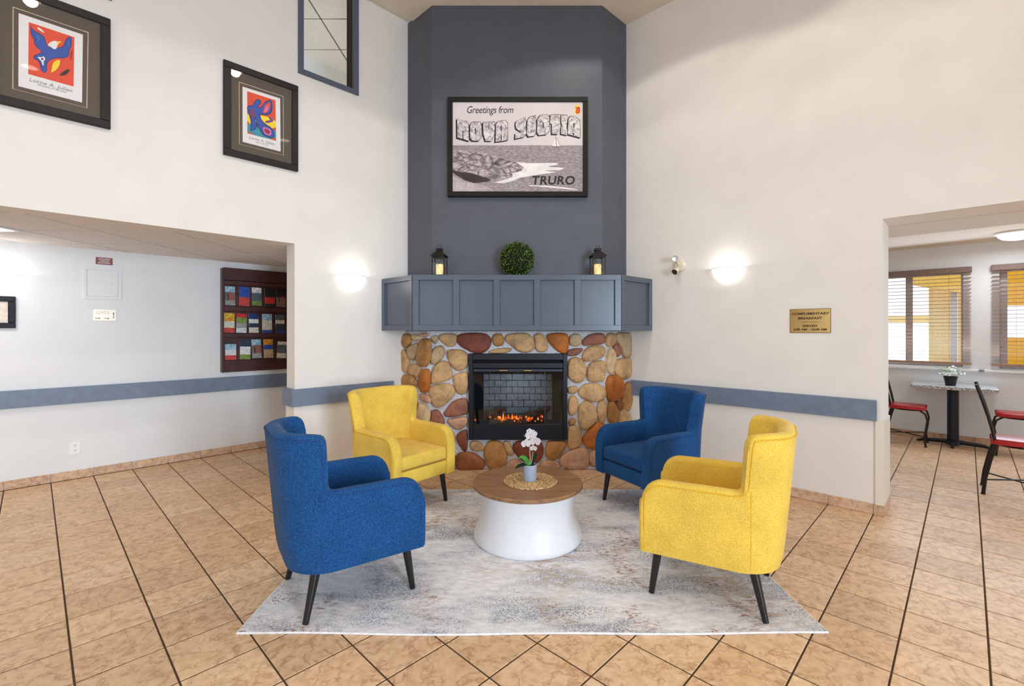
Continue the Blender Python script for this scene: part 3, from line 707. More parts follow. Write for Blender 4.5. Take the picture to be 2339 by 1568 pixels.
# electric fire set in the stones
ef = thing('electric_fire', 'black framed electric fire with glass front set in the stonework', 'fireplace insert', ((IX0 + IX1) / 2, 4.985, IZ0))
hw = (IX1 - IX0) / 2 - .002; hh = IZ1 - IZ0 - .002
m = MB()
m.box(-hw, -hw + .045, 0, .06, 0, hh, .003); m.box(hw - .045, hw, 0, .06, 0, hh, .003); m.box(-hw + .045, hw - .045, 0, .06, hh - .065, hh, .003)
m.box(-hw + .045, hw - .045, .012, .06, .0, .165, .003); m.box(-hw + .045, hw - .045, .006, .06, hh - .155, hh - .095, .004)
m.make('surround', 'black', ef)
m = MB(); m.box(-hw + .045, hw - .045, .045, .06, hh - .095, hh - .065); m.make('air_slot', plain('slot_black', (4, 4, 5), 0.9), ef)
m = MB(); m.box(-hw + .05, hw - .05, .004, .03, hh - .19, hh - .163, .003); o = m.make('door_rail', plain('door_rail_grey', (58, 66, 80), 0.35, 0.5), ef)
for xx in (-.155, .105):
    q = MB(); q.box(xx - .045, xx + .045, -.012, .006, hh - .183, hh - .170, .003); tag(q.make('handle', plain('handle_brass', (206, 172, 110), 0.3, 0.8), o), 'small brass door handle')
m = MB(); m.box(-hw + .05, hw - .05, .022, .026, .165, hh - .19); m.make('glass_door', glass('fire_glass', (0.8, 0.83, 0.85)), ef)
for xx in (-.30, .0, .29):
    m = MB(); m.box(xx - .0025, xx + .0025, .018, .028, .165, hh - .19); m.make('glazing_bar', plain('bar_grey', (90, 92, 96), 0.3, 0.6), ef)
m = MB()
m.box(-hw + .02, hw - .02, .50, .52, 0.0, hh); m.box(-hw + .02, -hw + .04, .06, .5, 0, hh); m.box(hw - .04, hw - .02, .06, .5, 0, hh); m.box(-hw + .02, hw - .02, .06, .5, .10, .13); m.box(-hw + .02, hw - .02, .06, .5, hh - .12, hh - .10)
m.make('firebox', plain('firebox_black', (16, 16, 18), 0.8), ef)
br = plain('firebox_brick_grey', (150, 158, 166), 0.85, var=0.12, scale=25, rand=True)
b0 = None
for r_ in range(7):
    for c_ in range(-3, 5):
        x0 = c_ * .135 - (.0675 if r_ % 2 else 0); zc = .16 + r_ * .078
        xa, xb = max(x0 - .065, -.402), min(x0 + .065, .402)
        if xb - xa < .02: continue
        if xb - xa < .128:
            q = MB(); q.box(xa, xb, -.012, .012, -.036, .036, .004); c = q.make('brick', br, ef); c.location = (0, .485, zc); continue
        if b0 is None:
            q = MB(); q.box(-.065, .065, -.012, .012, -.036, .036, .004); b0 = q.make('brick', br, ef); b0.location = (x0, .485, zc)
        else:
            c = b0.copy(); COL.objects.link(c); c.location = (x0, .485, zc)
lg = plain('charred_log', (74, 54, 42), 0.9, var=0.4, scale=18)
for i, (p, q_, r0) in enumerate((((-.36, .22, .20), (.33, .30, .185), .045), ((-.34, .14, .25), (-.14, .30, .30), .034), ((.02, .16, .19), (.36, .28, .30), .04), ((-.30, .10, .17), (.10, .12, .165), .035))):
    P, Q = Vector(p), Vector(q_); rr = random.Random(i)
    pts = [P.lerp(Q, t / 6) + Vector((0, rr.uniform(-.012, .012), rr.uniform(-.014, .014))) for t in range(7)]
    m = MB(); m.tube(pts, [r0 * rr.uniform(.8, 1.1) for _ in pts], 9); m.make('log', lg, ef, smooth=True)
m = MB()
rr = random.Random(5)
for i in range(70):
    x = rr.gauss(-.06, .13); y = rr.uniform(.09, .2); s_ = rr.uniform(.008, .02)
    r_ = bmesh.ops.create_icosphere(m.bm, subdivisions=1, radius=s_); bmesh.ops.translate(m.bm, verts=r_['verts'], vec=(x, y, .175 + rr.uniform(0, .05)))
k = NT('glowing_embers'); k.bsdf((60, 20, 10), 0.9); nz = k.noise(k.coord(), 28, 3)
k.l(k.ramp(nz, [(0.38, (30, 6, 2)), (0.52, (235, 80, 16)), (0.68, (255, 190, 90))]), k.b.inputs['Emission Color']); k.b.inputs['Emission Strength'].default_value = 1.7
o = m.make('embers', k.m, ef); o['kind'] = 'stuff'
l = bpy.data.lights.new('fire_lamp', 'POINT'); l.energy = 0.9; l.color = (.92, .96, 1.0); l.shadow_soft_size = .08
o = bpy.data.objects.new('fire_lamp', l); COL.objects.link(o); o.parent = ef; o.location = (0, .24, .58)
fl = glow('flame_orange', (255, 128, 30), 1.6, (255, 150, 60))
for i in range(9):
    x = -.20 + i * .045 + rr.uniform(-.01, .01); h_ = rr.uniform(.035, .085)
    m = MB(); m.lathe([(0, 0), (.011, h_ * .22), (.008, h_ * .55), (0, h_)], 7, (x, rr.uniform(.12, .2), .19)); m.make('flame', fl, ef, smooth=True)

# mantel
MY, MW, MZ0, MZ1 = 4.75, 1.067, 1.497, 2.066
mt = thing('mantel', 'slate grey panelled box mantel over the stone fireplace', 'mantel', (0.003, MY, MZ0))
mh = MZ1 - MZ0
m = MB(); m.prism([(-MW + .02, .0325), (MW - .02, .0325), (1.47, .436), (1.302, .595), (1.262, .595), (.94, .315), (-.94, .315), (-1.268, .595), (-1.31, .595), (-1.47, .436)], 0.0, mh - .004); m.make('core', 'mantel', mt)
def frame_row(parent, x0, x1, npan, st, rails, off=0.0):
    rb, rt = rails
    pw = (x1 - x0 - st[0] - st[2] - (npan - 1) * st[1]) / npan
    q = MB(); q.box(x0, x1, 0, .032, mh - rt, mh, .0015); q.make('top_rail', 'mantel', parent)
    q = MB(); q.box(x0, x1, 0, .032, 0, rb, .0015); q.make('bottom_rail', 'mantel', parent)
    x = x0
    for i in range(npan + 1):
        w = st[0] if i == 0 else st[2] if i == npan else st[1]
        q = MB(); q.box(x, x + w, 0, .032, rb, mh - rt, .0015); q.make('stile', 'mantel', parent)
        if i < npan:
            q = MB(); q.box(x + w + .001, x + w + pw - .001, .0255, .031, rb + .001, mh - rt - .001); q.make('panel', 'mantel', parent)
        x += w + pw
frame_row(mt, -MW + .005, MW - .005, 5, (.062, .063, .062), (.055, .053))
for s in (-1, 1):
    L = math.hypot(1.4946 - MW, .406)
    side = bpy.data.objects.new('side_return', None); COL.objects.link(side); side.parent = mt
    if s > 0: side.location = (MW + .004, .004, 0); side.rotation_euler = (0, 0, math.atan2(.406, 1.4946 - MW))
    else: side.location = (-1.4946 - .004, .410, 0); side.rotation_euler = (0, 0, -math.atan2(.406, 1.4946 - MW))
    q = frame_row(side, 0.004, L - .004, 1, (.05, .05, .05), (.055, .053))

# ================================================================== ARMCHAIRS
def arm_shell(fab, pipe, root):
    Wd, yf, zb, za, zt, yb, R, th, r = 0.328, 0.34, 0.247, 0.656, 0.964, -0.355, 0.225, 0.088, 0.115
    yc = yb + R; Ls = yf - yc; La = R * math.pi / 2; Lb = 2 * (Wd - R)
    tot = 2 * Ls + 2 * La + Lb
    def path(s):                      # outer plan line, from the right front round the back to the left front
        if s > tot / 2:
            p, n = path(tot - s); return Vector((-p.x, p.y, 0)), Vector((-n.x, n.y, 0))
        if s <= Ls: return Vector((Wd, yf - s, 0)), Vector((1, 0, 0))
        s -= Ls
        if s <= La:
            t = s / R; return Vector((Wd - R + R * math.cos(t), yc - R * math.sin(t), 0)), Vector((math.cos(t), -math.sin(t), 0))
        s -= La
        return Vector((Wd - R - s, yb, 0)), Vector((0, -1, 0))
    s0 = yf + 0.181
    prof = []
    for i in range(9):
        t = i / 8 * math.pi / 2; prof.append((r * (1 - math.cos(t)), za - r + r * math.sin(t)))
    prof += [(0.18, za + .001), (0.26, za + .002), (0.34, za + .003), (0.41, za + .003), (s0 - .055, za + .003), (s0 - .03, za + .005), (s0 - .013, za + .011), (s0 - .004, za + .023), (s0, za + .045), (s0 + .003, za + .12), (s0 + .006, za + .20), (s0 + .009, zt - .055), (s0 + .013, zt - .034), (s0 + .022, zt - .015), (s0 + .038, zt - .005), (s0 + .07, zt)]
    e = s0 + .07
    while e < tot / 2 - .05: e += .04; prof.append((e, zt + .002))
    prof.append((tot / 2, zt + .002))
    full = prof + [(tot - s, h) for s, h in prof[-2::-1]]
    def off(n, z):
        fl = max(0.0, min(1.0, (z - .66) / .30))
        return n.x * n.x * .046 * fl + max(0, -n.y) ** 2 * .064 * (z - zb) / .70 - 0.012 * max(0.0, 1 - (z - zb) / .10) ** 2
    def pos(s, z, d=0.0):
        p, n = path(s); q = p + n * (off(n, z) - d); return Vector((q.x, q.y, z))
    m = MB(); rings = []; rr = .03
    for s, h in full:
        ring = []
        zs = [zb, zb + .02, zb + .06, zb + .14]; top = h - rr
        lo = zb + .14
        zs += [lo + (top - lo) * t for t in (.25, .5, .75, 1.0)]
        for z in zs: ring.append(pos(s, z))
        for t in (30, 60, 90, 120, 150):
            a_ = math.radians(t); ring.append(pos(s, top + rr * math.sin(a_), th / 2 - (th / 2) * math.cos(a_)))
        for z in (top, lo + (top - lo) * .5, lo, zb): ring.append(pos(s, z, th))
        rings.append([m.bm.verts.new(p) for p in ring])
    n = len(rings[0])
    for a_, b_ in zip(rings, rings[1:]):
        for k_ in range(n): m.bm.faces.new((a_[k_], a_[(k_ + 1) % n], b_[(k_ + 1) % n], b_[k_]))
    for rg, sg in ((rings[0], 1), (rings[-1], -1)):   # softly rounded arm fronts
        c = sum((v.co for v in rg), Vector()) / n
        inner = [m.bm.verts.new(Vector((c.x + (v.co.x - c.x) * .72, v.co.y + .012, c.z + (v.co.z - c.z) * .95))) for v in rg]
        for k_ in range(n): m.bm.faces.new((rg[k_], rg[(k_ + 1) % n], inner[(k_ + 1) % n], inner[k_]))
        m.bm.faces.new(inner)
    m.make('shell', fab, root, smooth=True, angle=50)
    # piping set in from the edge of the outer face
    P2 = []
    for i, (s, h) in enumerate(full):
        a_ = full[max(i - 1, 0)]; b_ = full[min(i + 1, len(full) - 1)]
        t = Vector((b_[0] - a_[0], b_[1] - a_[1])).normalized(); nn = Vector((t.y, -t.x))
        P2.append((min(max(s + nn.x * .020, .018), tot - .018), h + nn.y * .022))
    pts = [(.018, zb + .02), (.018, .40), (.018, P2[0][1])] + P2 + [(tot - .018, P2[-1][1]), (tot - .018, .40), (tot - .018, zb + .02)]
    q = MB(); q.tube([pos(s, z, -.0005) for s, z in pts], .0032, 6); q.make('piping', pipe, root, smooth=True)
    for s in (s0 + .03, tot - s0 - .03):
        q = MB(); q.tube([pos(s, zb + .015 + (za - zb) * t / 8, .0008) for t in range(9)], .0022, 5); q.make('side_seam', pipe, root, smooth=True)
    return Wd, yf, zb, yb, th
def make_chair(fab, pipe, label, group, loc, rz):
    root = thing('armchair', label, 'armchair', loc, rz, group)
    Wd, yf, zb, yb, th = arm_shell(fab, pipe, root)
    wi = Wd - th + .004
    q = MB(); q.box(-wi, wi, -.25, yf - .006, zb + .004, .364, .018, 3); q.make('seat_base', fab, root, smooth=True)
    q = MB(); q.box(-wi + .004, wi - .004, -.235, yf - .004, .374, .482, .026, 4)
    for v in q.bm.verts:
        if v.co.z > .43: v.co.z += .012 * (1 - (v.co.x / wi) ** 2) * (1 - ((v.co.y - .04) / .32) ** 2)
    q.make('seat_cushion', fab, root, smooth=True)
    q = MB()
    ts = [i / 12 for i in range(13)]
    for sx in (-1, 1):
        q2 = MB(); q2.tube([(sx * .245, .262, zb + .01), (sx * .263, .297, 0.0)], [.025, .0155], 14); q2.make('leg', 'legs', root, smooth=True)
        q2 = MB(); q2.tube([(sx * .225, -.215, zb + .01), (sx * .263, -.276, 0.0)], [.025, .0155], 14); q2.make('leg', 'legs', root, smooth=True)
    q.bm.free()
    return root
RUGZ = 0.0122
def rz_of(deg): return math.radians(deg - 90)
blue0 = make_chair('blue', 'bluepipe', 'blue wingback armchair with its back to the room, nearest the hall opening', 'blue armchairs round the coffee table', (-.994, 2.738, RUGZ), rz_of(34.97))
yel0 = make_chair('yellow', 'yellowpipe', 'yellow wingback armchair seen from behind, nearest the breakfast room opening', 'yellow armchairs round the coffee table', (1.152, 2.737, RUGZ), rz_of(151.3))
dup(yel0, (-1.014, 4.057, RUGZ), rz_of(-38.9), 'yellow wingback armchair showing its seat, beside the stones under the small sconce')
dup(blue0, (1.156, 4.011, RUGZ), rz_of(-151.2), 'navy blue wingback armchair showing its seat, between the stones and the brass sign wall')

# ================================================================== RUG
RX0, RX1, RY0, RY1 = -1.385, 1.535, 2.292, 4.372
rug = thing('area_rug', 'pale grey distressed area rug with rust and slate flecks under the armchairs', 'rug', ((RX0 + RX1) / 2, (RY0 + RY1) / 2, 0))
w2, d2 = (RX1 - RX0) / 2, (RY1 - RY0) / 2
def rug_edge(inset, n=26):
    pts = []
    for (x0, y0, x1, y1) in ((-w2, -d2, w2, -d2), (w2, -d2, w2, d2), (w2, d2, -w2, d2), (-w2, d2, -w2, -d2)):
        for i in range(n):
            t = i / n; x, y = x0 + (x1 - x0) * t, y0 + (y1 - y0) * t
            wv = .006 * math.sin(x * 5.1 + 1) + .004 * math.sin(y * 7 + x * 2)
            k_ = 1 - inset / d2
            pts.append(((x + (wv if abs(abs(x) - w2) < 1e-6 else 0)) * (1 - inset / w2), (y + (wv if abs(abs(y) - d2) < 1e-6 else 0)) * k_))
    return pts
m = MB(); m.prism(rug_edge(.012), 0.0005, 0.0115); m.make('pile', 'rug', rug)
m = MB(); e = [(x, y, .006) for x, y in rug_edge(.006)]; e += e[:2]; m.tube(e, .0058, 6); m.make('binding', 'binding', rug, smooth=True)

# ================================================================== COFFEE TABLE
TX, TY = 0.081, 3.39
ct = thing('coffee_table', 'round coffee table with a walnut top on a white waisted drum', 'table', (TX, TY, RUGZ))
prof = [(.0, 0.0), (.383, 0.0), (.389, .006), (.391, .022), (.386, .045), (.374, .075), (.360, .108), (.349, .145), (.342, .185), (.340, .225), (.342, .265), (.349, .305), (.359, .338), (.370, .366), (.0, .366)]
m = MB(); m.lathe(prof, 72); m.make('drum_base', 'tablewhite', ct, smooth=True, angle=50)
m = MB(); m.lathe([(0, .3665), (.388, .3665), (.396, .372), (.397, .388), (.392, .396), (0, .396)], 72); m.make('table_top', 'walnut', ct, smooth=True, angle=35)
TZ = RUGZ + .396
pm = thing('placemat', 'round woven straw placemat on the coffee table', 'placemat', (.097, 3.372, TZ))
m = MB(); ring = []
turns, nseg = 15, 1
pts = []
for i in range(15 * 40 + 1):
    a_ = i / 40 * 2 * math.pi; rd = .006 + (.186) * i / 600
    pts.append((rd * math.cos(a_), rd * math.sin(a_), .0062 + .0012 * math.sin(i * 1.9)))
m.tube(pts, [.0064 + .001 * math.sin(i * 2.3) for i in range(len(pts))], 6); m.make('straw_coil', 'straw', pm, smooth=True)
PX, PY, PZ = .094, 3.365, TZ + .0135
op = thing('potted_orchid', 'white orchid in a blue grey pot on the straw placemat', 'plant', (PX, PY, PZ))
m = MB(); m.lathe([(0, 0), (.046, 0), (.0475, .003), (.0525, .112), (.0505, .114), (.048, .112), (.046, .096), (0, .096)], 32); m.make('pot', 'pot', op, smooth=True)
m = MB(); m.lathe([(0, .101), (.046, .097)], 20)
rr = random.Random(3)
for i in range(40):
    r_ = bmesh.ops.create_icosphere(m.bm, subdivisions=1, radius=rr.uniform(.006, .011)); a_ = rr.uniform(0, 6.28); q_ = rr.uniform(0, .036)
    bmesh.ops.translate(m.bm, verts=r_['verts'], vec=(q_ * math.cos(a_), q_ * math.sin(a_), .1))
m.make('moss', 'soil', op)
def leaf(root, name, mat, path, width, fold=.25):
    m = MB(); P = [Vector(p) for p in path]; n = len(P); L = []
    for i, p in enumerate(P):
        t = i / (n - 1); w = width * math.sin(math.pi * (0.12 + .86 * t)) ** .8
        d = (P[min(i + 1, n - 1)] - P[max(i - 1, 0)]).normalized(); sd = d.cross(Vector((0, -.6, .8)))
        sd = sd.normalized() if sd.length > 1e-4 else Vector((1, 0, 0)); up = sd.cross(d)
        L.append([m.bm.verts.new(p - sd * w + up * w * fold), m.bm.verts.new(p), m.bm.verts.new(p + sd * w + up * w * fold)])
    for a_, b_ in zip(L, L[1:]):
        for j in (0, 1): m.bm.faces.new((a_[j], a_[j + 1], b_[j + 1], b_[j]))
    r_ = bmesh.ops.solidify(m.bm, geom=m.bm.faces[:], thickness=.0012)
    return m.make(name, mat, root, smooth=True, angle=60)
tag(leaf(op, 'leaf', 'leafgreen', [(-.004, -.012, .10), (-.018, -.02, .135), (-.038, -.026, .160), (-.058, -.03, .172), (-.078, -.034, .168)], .021), 'bright green leaf')
leaf(op, 'leaf', 'leafdark', [(-.012, -.02, .105), (-.045, -.03, .118), (-.08, -.036, .108), (-.108, -.04, .092)], .016)
leaf(op, 'leaf', 'leafdark', [(.012, .01, .10), (.028, .012, .14), (.042, .014, .175), (.05, .014, .20)], .016)
leaf(op, 'leaf', 'leafdark', [(.006, .015, .10), (.022, .02, .13), (.034, .024, .16)], .014)
stem = [(.002, 0, .1), (.004, -.002, .16), (.0, -.004, .22), (.003, -.004, .27), (.012, -.006, .31), (.02, -.01, .33)]
m = MB(); m.tube(stem, .0022, 6); m.make('stem', 'stem', op, smooth=True)
m = MB(); m.tube([(.003, -.004, .27), (-.02, -.006, .305), (-.045, -.01, .325)], .0016, 5); m.make('stem', 'stem', op, smooth=True)
m = MB(); m.tube([(.006, .004, .1), (.018, .006, .15), (.024, .006, .2)], .0018, 5); m.make('stem', 'stem', op, smooth=True)
def flower(c, sc, yaw, pitch):
    fr = bpy.data.objects.new('flower', None); COL.objects.link(fr); fr.parent = op; fr.location = c; fr.rotation_euler = (pitch, 0, yaw); fr.scale = (sc, sc, sc)
    for an, ln, wd in ((90, .030, .013), (215, .029, .012), (325, .029, .012), (10, .032, .020), (170, .032, .020)):
        m = MB(); rows = []
        for i in range(5):
            t = i / 4; w = wd * math.sin(math.pi * (.10 + .82 * t)) ** .7; y = -.006 * math.sin(t * 2.4)
            rows.append([m.bm.verts.new((ln * t + .002, y - .003 * (j != 1), (j - 1) * w)) for j in range(3)])
        for a_, b_ in zip(rows, rows[1:]):
            for j in (0, 1): m.bm.faces.new((a_[j], a_[j + 1], b_[j + 1], b_[j]))
        bmesh.ops.solidify(m.bm, geom=m.bm.faces[:], thickness=.001)
        m.make('petal', 'petal', fr, smooth=True, angle=60, mx=Matrix.Rotation(-math.radians(an), 4, 'Y'))
    m = MB(); m.lathe([(0, 0), (.005, .004), (.004, .012), (0, .016)], 8, sy=1.0); m.make('lip', 'lip', fr, smooth=True, mx=Matrix.Rotation(math.radians(105), 4, 'X'))
for c, sc, yw, pt in (((.006, -.02, .325), 1.15, .1, 0), ((.030, -.014, .335), .9, -.5, -.1), ((.040, -.02, .285), 1.2, -.2, .1), ((-.028, -.02, .268), 1.1, .3, .1), ((.026, -.024, .235), .8, -.1, .3), ((-.002, -.008, .35), .7, .3, -.2)):
    flower(c, sc, yw, pt)

# ================================================================== ON THE MANTEL
def lantern(x, y, rz, label, clabel):
    t = thing('lantern', label, 'lantern', (x, y, MZ1), rz, 'black lanterns on the mantel')
    w = .062; hgt = .205
    m = MB(); m.box(-w - .006, w + .006, -w - .006, w + .006, 0, .012, .002); m.make('base', 'lantern', t)
    for sx in (-1, 1):
        for sy in (-1, 1):
            m = MB(); m.box(sx * w - .0045, sx * w + .0045, sy * w - .0045, sy * w + .0045, .012, hgt); m.make('post', 'lantern', t)
    m = MB(); m.box(-w, w, -w, w, hgt - .012, hgt, .001); m.make('top_frame', 'lantern', t)
    m = MB(); rf = [(w + .016, hgt), (w + .013, hgt + .008), (.030, hgt + .052), (.026, hgt + .058), (.030, hgt + .064), (.034, hgt + .078), (.026, hgt + .086), (0, hgt + .088)]
    m.lathe([(r_ * 1.414, z) for r_, z in rf], 4, a0=math.pi / 4, a1=math.pi / 4 + 2 * math.pi); m.make('roof', 'lantern', t)
    m = MB(); m.tube([(.020 * math.cos(a_), 0, hgt + .098 + .020 * math.sin(a_)) for a_ in [i * 2 * math.pi / 16 for i in range(17)]], .0028, 6); m.make('ring', 'lantern', t, smooth=True)
    for k_ in range(4):
        mx = Matrix.Rotation(k_ * math.pi / 2, 4, 'Z')
        m = MB(); m.box(-w + .005, w - .005, -w - .001, -w + .001, .012, hgt - .012); pn = m.make('pane', 'glass', t, mx=mx)
        m = MB(); m.tube([(-w + .006, -w - .002, .014), (w - .006, -w - .002, hgt - .014)], .0014, 5); m.tube([(w - .006, -w - .0025, .014), (-w + .006, -w - .0025, hgt - .014)], .0014, 5); m.make('cross_wire', 'lantern', pn, mx=mx)
    c = thing('candle', clabel, 'candle', (x, y, MZ1 + .0125), 0, 'candles inside the lanterns')
    m = MB(); m.lathe([(0, 0), (.036, 0), (.0375, .004), (.0375, .106), (.033, .112), (.028, .104), (0, .1)], 24); m.make('wax', 'candle', c, smooth=True)
    m = MB(); m.tube([(0, 0, .098), (.001, 0, .110)], .0015, 5); m.make('wick', 'ink', c)
lantern(-.806, 4.885, math.radians(-5), 'black lantern on the mantel end beside the small sconce', 'glowing ivory candle in the lantern on the small sconce side')
lantern(.848, 4.885, math.radians(7), 'black lantern on the mantel end beside the emergency lamp', 'glowing ivory candle in the lantern on the emergency lamp side')
BX, BY, BR = .006, 4.93, .186
tp = thing('topiary_ball', 'green artificial boxwood ball between the two lanterns', 'plant', (BX, BY, MZ1))
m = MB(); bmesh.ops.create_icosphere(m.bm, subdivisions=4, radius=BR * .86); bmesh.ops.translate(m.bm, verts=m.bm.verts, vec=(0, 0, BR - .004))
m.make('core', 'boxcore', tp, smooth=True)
m = MB(); rr = random.Random(9)
for i in range(1800):
    zc = 1 - 2 * (i + .5) / 1800; a_ = i * 2.399963; rs = math.sqrt(1 - zc * zc)
    nrm = Vector((rs * math.cos(a_), rs * math.sin(a_), zc)); nrm = (nrm + Vector((rr.gauss(0, .05), rr.gauss(0, .05), rr.gauss(0, .05)))).normalized()
    c = nrm * BR * rr.uniform(.86, 1.0) + Vector((0, 0, BR - .004))
    if c.z < .004: continue
    d = (nrm * .55 + Vector((rr.gauss(0, 1), rr.gauss(0, 1), rr.gauss(0, 1) + .3)) * .55).normalized(); sd = d.cross(Vector((rr.gauss(0, 1), rr.gauss(0, 1), rr.gauss(0, 1)))).normalized()
    l_, w_ = rr.uniform(.015, .021), rr.uniform(.0065, .009); up = sd.cross(d) * .002
    vs = [m.bm.verts.new(p) for p in (c - d * l_ * .4, c - sd * w_ + up, c + d * l_ * .7, c + sd * w_ + up)]
    for v in vs: v.co.z = max(v.co.z, .002)
    m.bm.faces.new(vs[:3]); m.bm.faces.new((vs[0], vs[2], vs[3]))
o = m.make('leaves', 'box', tp); o['kind'] = 'stuff'

# ================================================================== POSTER ON THE CHIMNEY
PYP = 5.035
pc = ((1182 - CX) * PYP / F, H + (HZ - 336) * PYP / F)
po = thing('framed_poster', 'large black framed black and white seaside poster on the chimney breast', 'picture', (pc[0], CY, pc[1]))
def P8(x, y):
    u, v = 1010 + x * .159453, 210 + y * .159453
    return ((u - CX) * PYP / F - pc[0], H + (HZ - v) * PYP / F - pc[1])
def lp(list_): return [P8(*p) for p in list_]
x0, z1 = P8(80, 78); x1, z0 = P8(2085, 1502); f_ = .053
m = MB()
m.box(x0, x1, -.05, 0, z1 - f_, z1, .003); m.box(x0, x1, -.05, 0, z0, z0 + f_, .003); m.box(x0, x0 + f_, -.05, 0, z0 + f_, z1 - f_, .003); m.box(x1 - f_, x1, -.05, 0, z0 + f_, z1 - f_, .003)
m.make('frame', 'pframe', po)
yb_ = PYP - CY
pr = MB(); pr.box(x0 + f_, x1 - f_, yb_, yb_ + .01, P8(0, 770)[1], z1 - f_); pr = pr.make('print', 'p_sky', po)
def flat(parent, name, mat, pts, lay):
    m = MB(); m.plate(pts, yb_ - .0008 * lay, yb_ - .0008 * lay + .0006); return m.make(name, mat, parent)
flat(pr, 'printed_sea', 'p_sea', [(x0 + f_, z0 + f_), (x1 - f_, z0 + f_), (x1 - f_, P8(0, 768)[1]), (x0 + f_, P8(0, 768)[1])], 0)
flat(pr, 'printed_foam', 'p_foam', lp([(1060,1005),(1250,1022),(1640,1018),(1660,1045),(1500,1070),(1750,1090),(1700,1120),(1450,1130),(1640,1150),(1300,1200),(1100,1235),(1020,1275),(880,1310),(740,1300),(880,1262),(1015,1222),(1000,1172),(1140,1132),(1165,1085)]), 1)
flat(pr, 'printed_foam', 'p_foam', lp([(1250,1335),(1500,1345),(1750,1370),(1950,1400),(1930,1408),(1700,1385),(1450,1362),(1250,1350)]), 1)
flat(pr, 'printed_rock', 'p_rock', lp([(148,835),(250,828),(330,848),(560,850),(700,890),(870,960),(1040,1010),(1165,1080),(1140,1130),(1000,1170),(1015,1222),(880,1262),(700,1265),(640,1290),(450,1308),(330,1268),(200,1190),(148,1120)]), 2)
flat(pr, 'printed_rock', plain('printed_pale_rock', (176, 166, 168), 0.6, var=0.2, scale=12), lp([(148,1205),(260,1255),(420,1300),(600,1340),(680,1380),(740,1426),(148,1426)]), 2)
flat(pr, 'printed_rock_shadow', plain('printed_rock_dark', (52, 42, 44), 0.6, var=0.2, scale=12), lp([(148,1120),(260,1150),(400,1160),(520,1200),(640,1235),(700,1262),(640,1290),(450,1308),(330,1268),(200,1190),(148,1150)]), 3)
flat(pr, 'printed_sail', 'p_foam', lp([(1622,645),(1640,780),(1575,775)]), 1); flat(pr, 'printed_sail', 'p_foam', lp([(1632,660),(1688,778),(1648,780)]), 1)
flat(pr, 'printed_mast', 'greyink', lp([(1618,640),(1626,640),(1646,790),(1638,790)]), 2); flat(pr, 'printed_hull', 'greyink', lp([(1565,788),(1690,782),(1680,800),(1580,802)]), 2)
flat(pr, 'printed_mast', 'greyink', lp([(1640,660),(1645,660),(1692,780),(1687,782)]), 2)
SC = P8(1, 0)[0] - P8(0, 0)[0]
text('Greetings from', .108, 'ink', pr, 'lettering', *[(P8(680, 262)[0]), yb_ - .001, P8(0, 262)[1]], shear=.25, sx=.80, sp=.95)
text('TRURO', .128, 'ink', pr, 'lettering', P8(1588, 0)[0], yb_ - .0036, P8(0, 1275)[1], bold=.0025, shear=.12, sx=1.04, sp=1.08)
BLK = {'N': [(215,388),(292,412),(303,424),(345,412),(378,460),(382,702),(218,655)], 'O': [(430,435),(538,432),(562,468),(562,640),(520,703),(432,700),(400,660),(400,480)],
'V': [(588,440),(752,432),(750,600),(700,705),(622,703),(592,610)], 'A': [(772,470),(800,425),(905,410),(938,450),(938,690),(862,704),(765,716)],
'S': [(1060,425),(1190,366),(1194,425),(1112,452),(1160,470),(1200,505),(1205,600),(1165,648),(1045,675),(1050,595),(1140,582),(1062,530),(1052,470)], 'C': [(1222,415),(1258,360),(1340,342),(1342,440),(1308,455),(1305,520),(1342,508),(1342,600),(1320,630),(1235,642),(1214,605)],
'O2': [(1366,400),(1402,338),(1500,326),(1534,362),(1534,560),(1490,610),(1385,620),(1360,580)], 'T': [(1552,330),(1690,325),(1690,450),(1662,462),(1655,605),(1572,605),(1570,462),(1545,455)],
'I': [(1704,330),(1790,336),(1790,440),(1776,470),(1776,520),(1790,540),(1790,620),(1702,603),(1702,520),(1714,490),(1714,460),(1704,440)], 'A2': [(1806,405),(1836,346),(1900,352),(1970,402),(1978,655),(1800,606)]}
for ky, pg in BLK.items():
    cx_, cy_ = sum(p[0] for p in pg) / len(pg), sum(p[1] for p in pg) / len(pg)
    big = [(cx_ + (p[0] - cx_) * 1.07, cy_ + (p[1] - cy_) * 1.045) for p in pg]
    sh = [(p[0] - 15, p[1] + 12) for p in big]
    flat(pr, 'letter_shadow', 'ink', lp(sh), 1); flat(pr, 'letter_outline', 'ink', lp(big), 2); flat(pr, 'letter', 'p_scene', lp(pg), 3)
for c_ in ([(470,520),(484,520),(484,610),(470,610)], [(838,480),(852,480),(852,560),(838,560)], [(838,620),(852,620),(852,700),(838,705)], [(664,436),(674,436),(672,540),(666,540)], [(1440,440),(1456,440),(1456,520),(1440,520)], [(1880,450),(1894,450),(1894,520),(1880,520)], [(1870,590),(1890,594),(1888,626),(1870,622)], [(292,560),(304,562),(304,680),(292,676)]):
    flat(pr, 'letter_counter', 'ink', lp(c_), 4)
flat(pr, 'logo_ground', 'i_logoyellow', lp([(1905,200),(1925,184),(1960,190),(1975,210),(1978,300),(1960,322),(1915,325),(1896,300),(1900,235)]), 1)
text('8', .088, 'i_logored', pr, 'logo_numeral', P8(1940, 0)[0], yb_ - .0016, P8(0, 272)[1], bold=.004, shear=.15)
text('Super', .022, 'i_logored', pr, 'logo_word', P8(1938, 0)[0], yb_ - .0016, P8(0, 222)[1], bold=.0006)

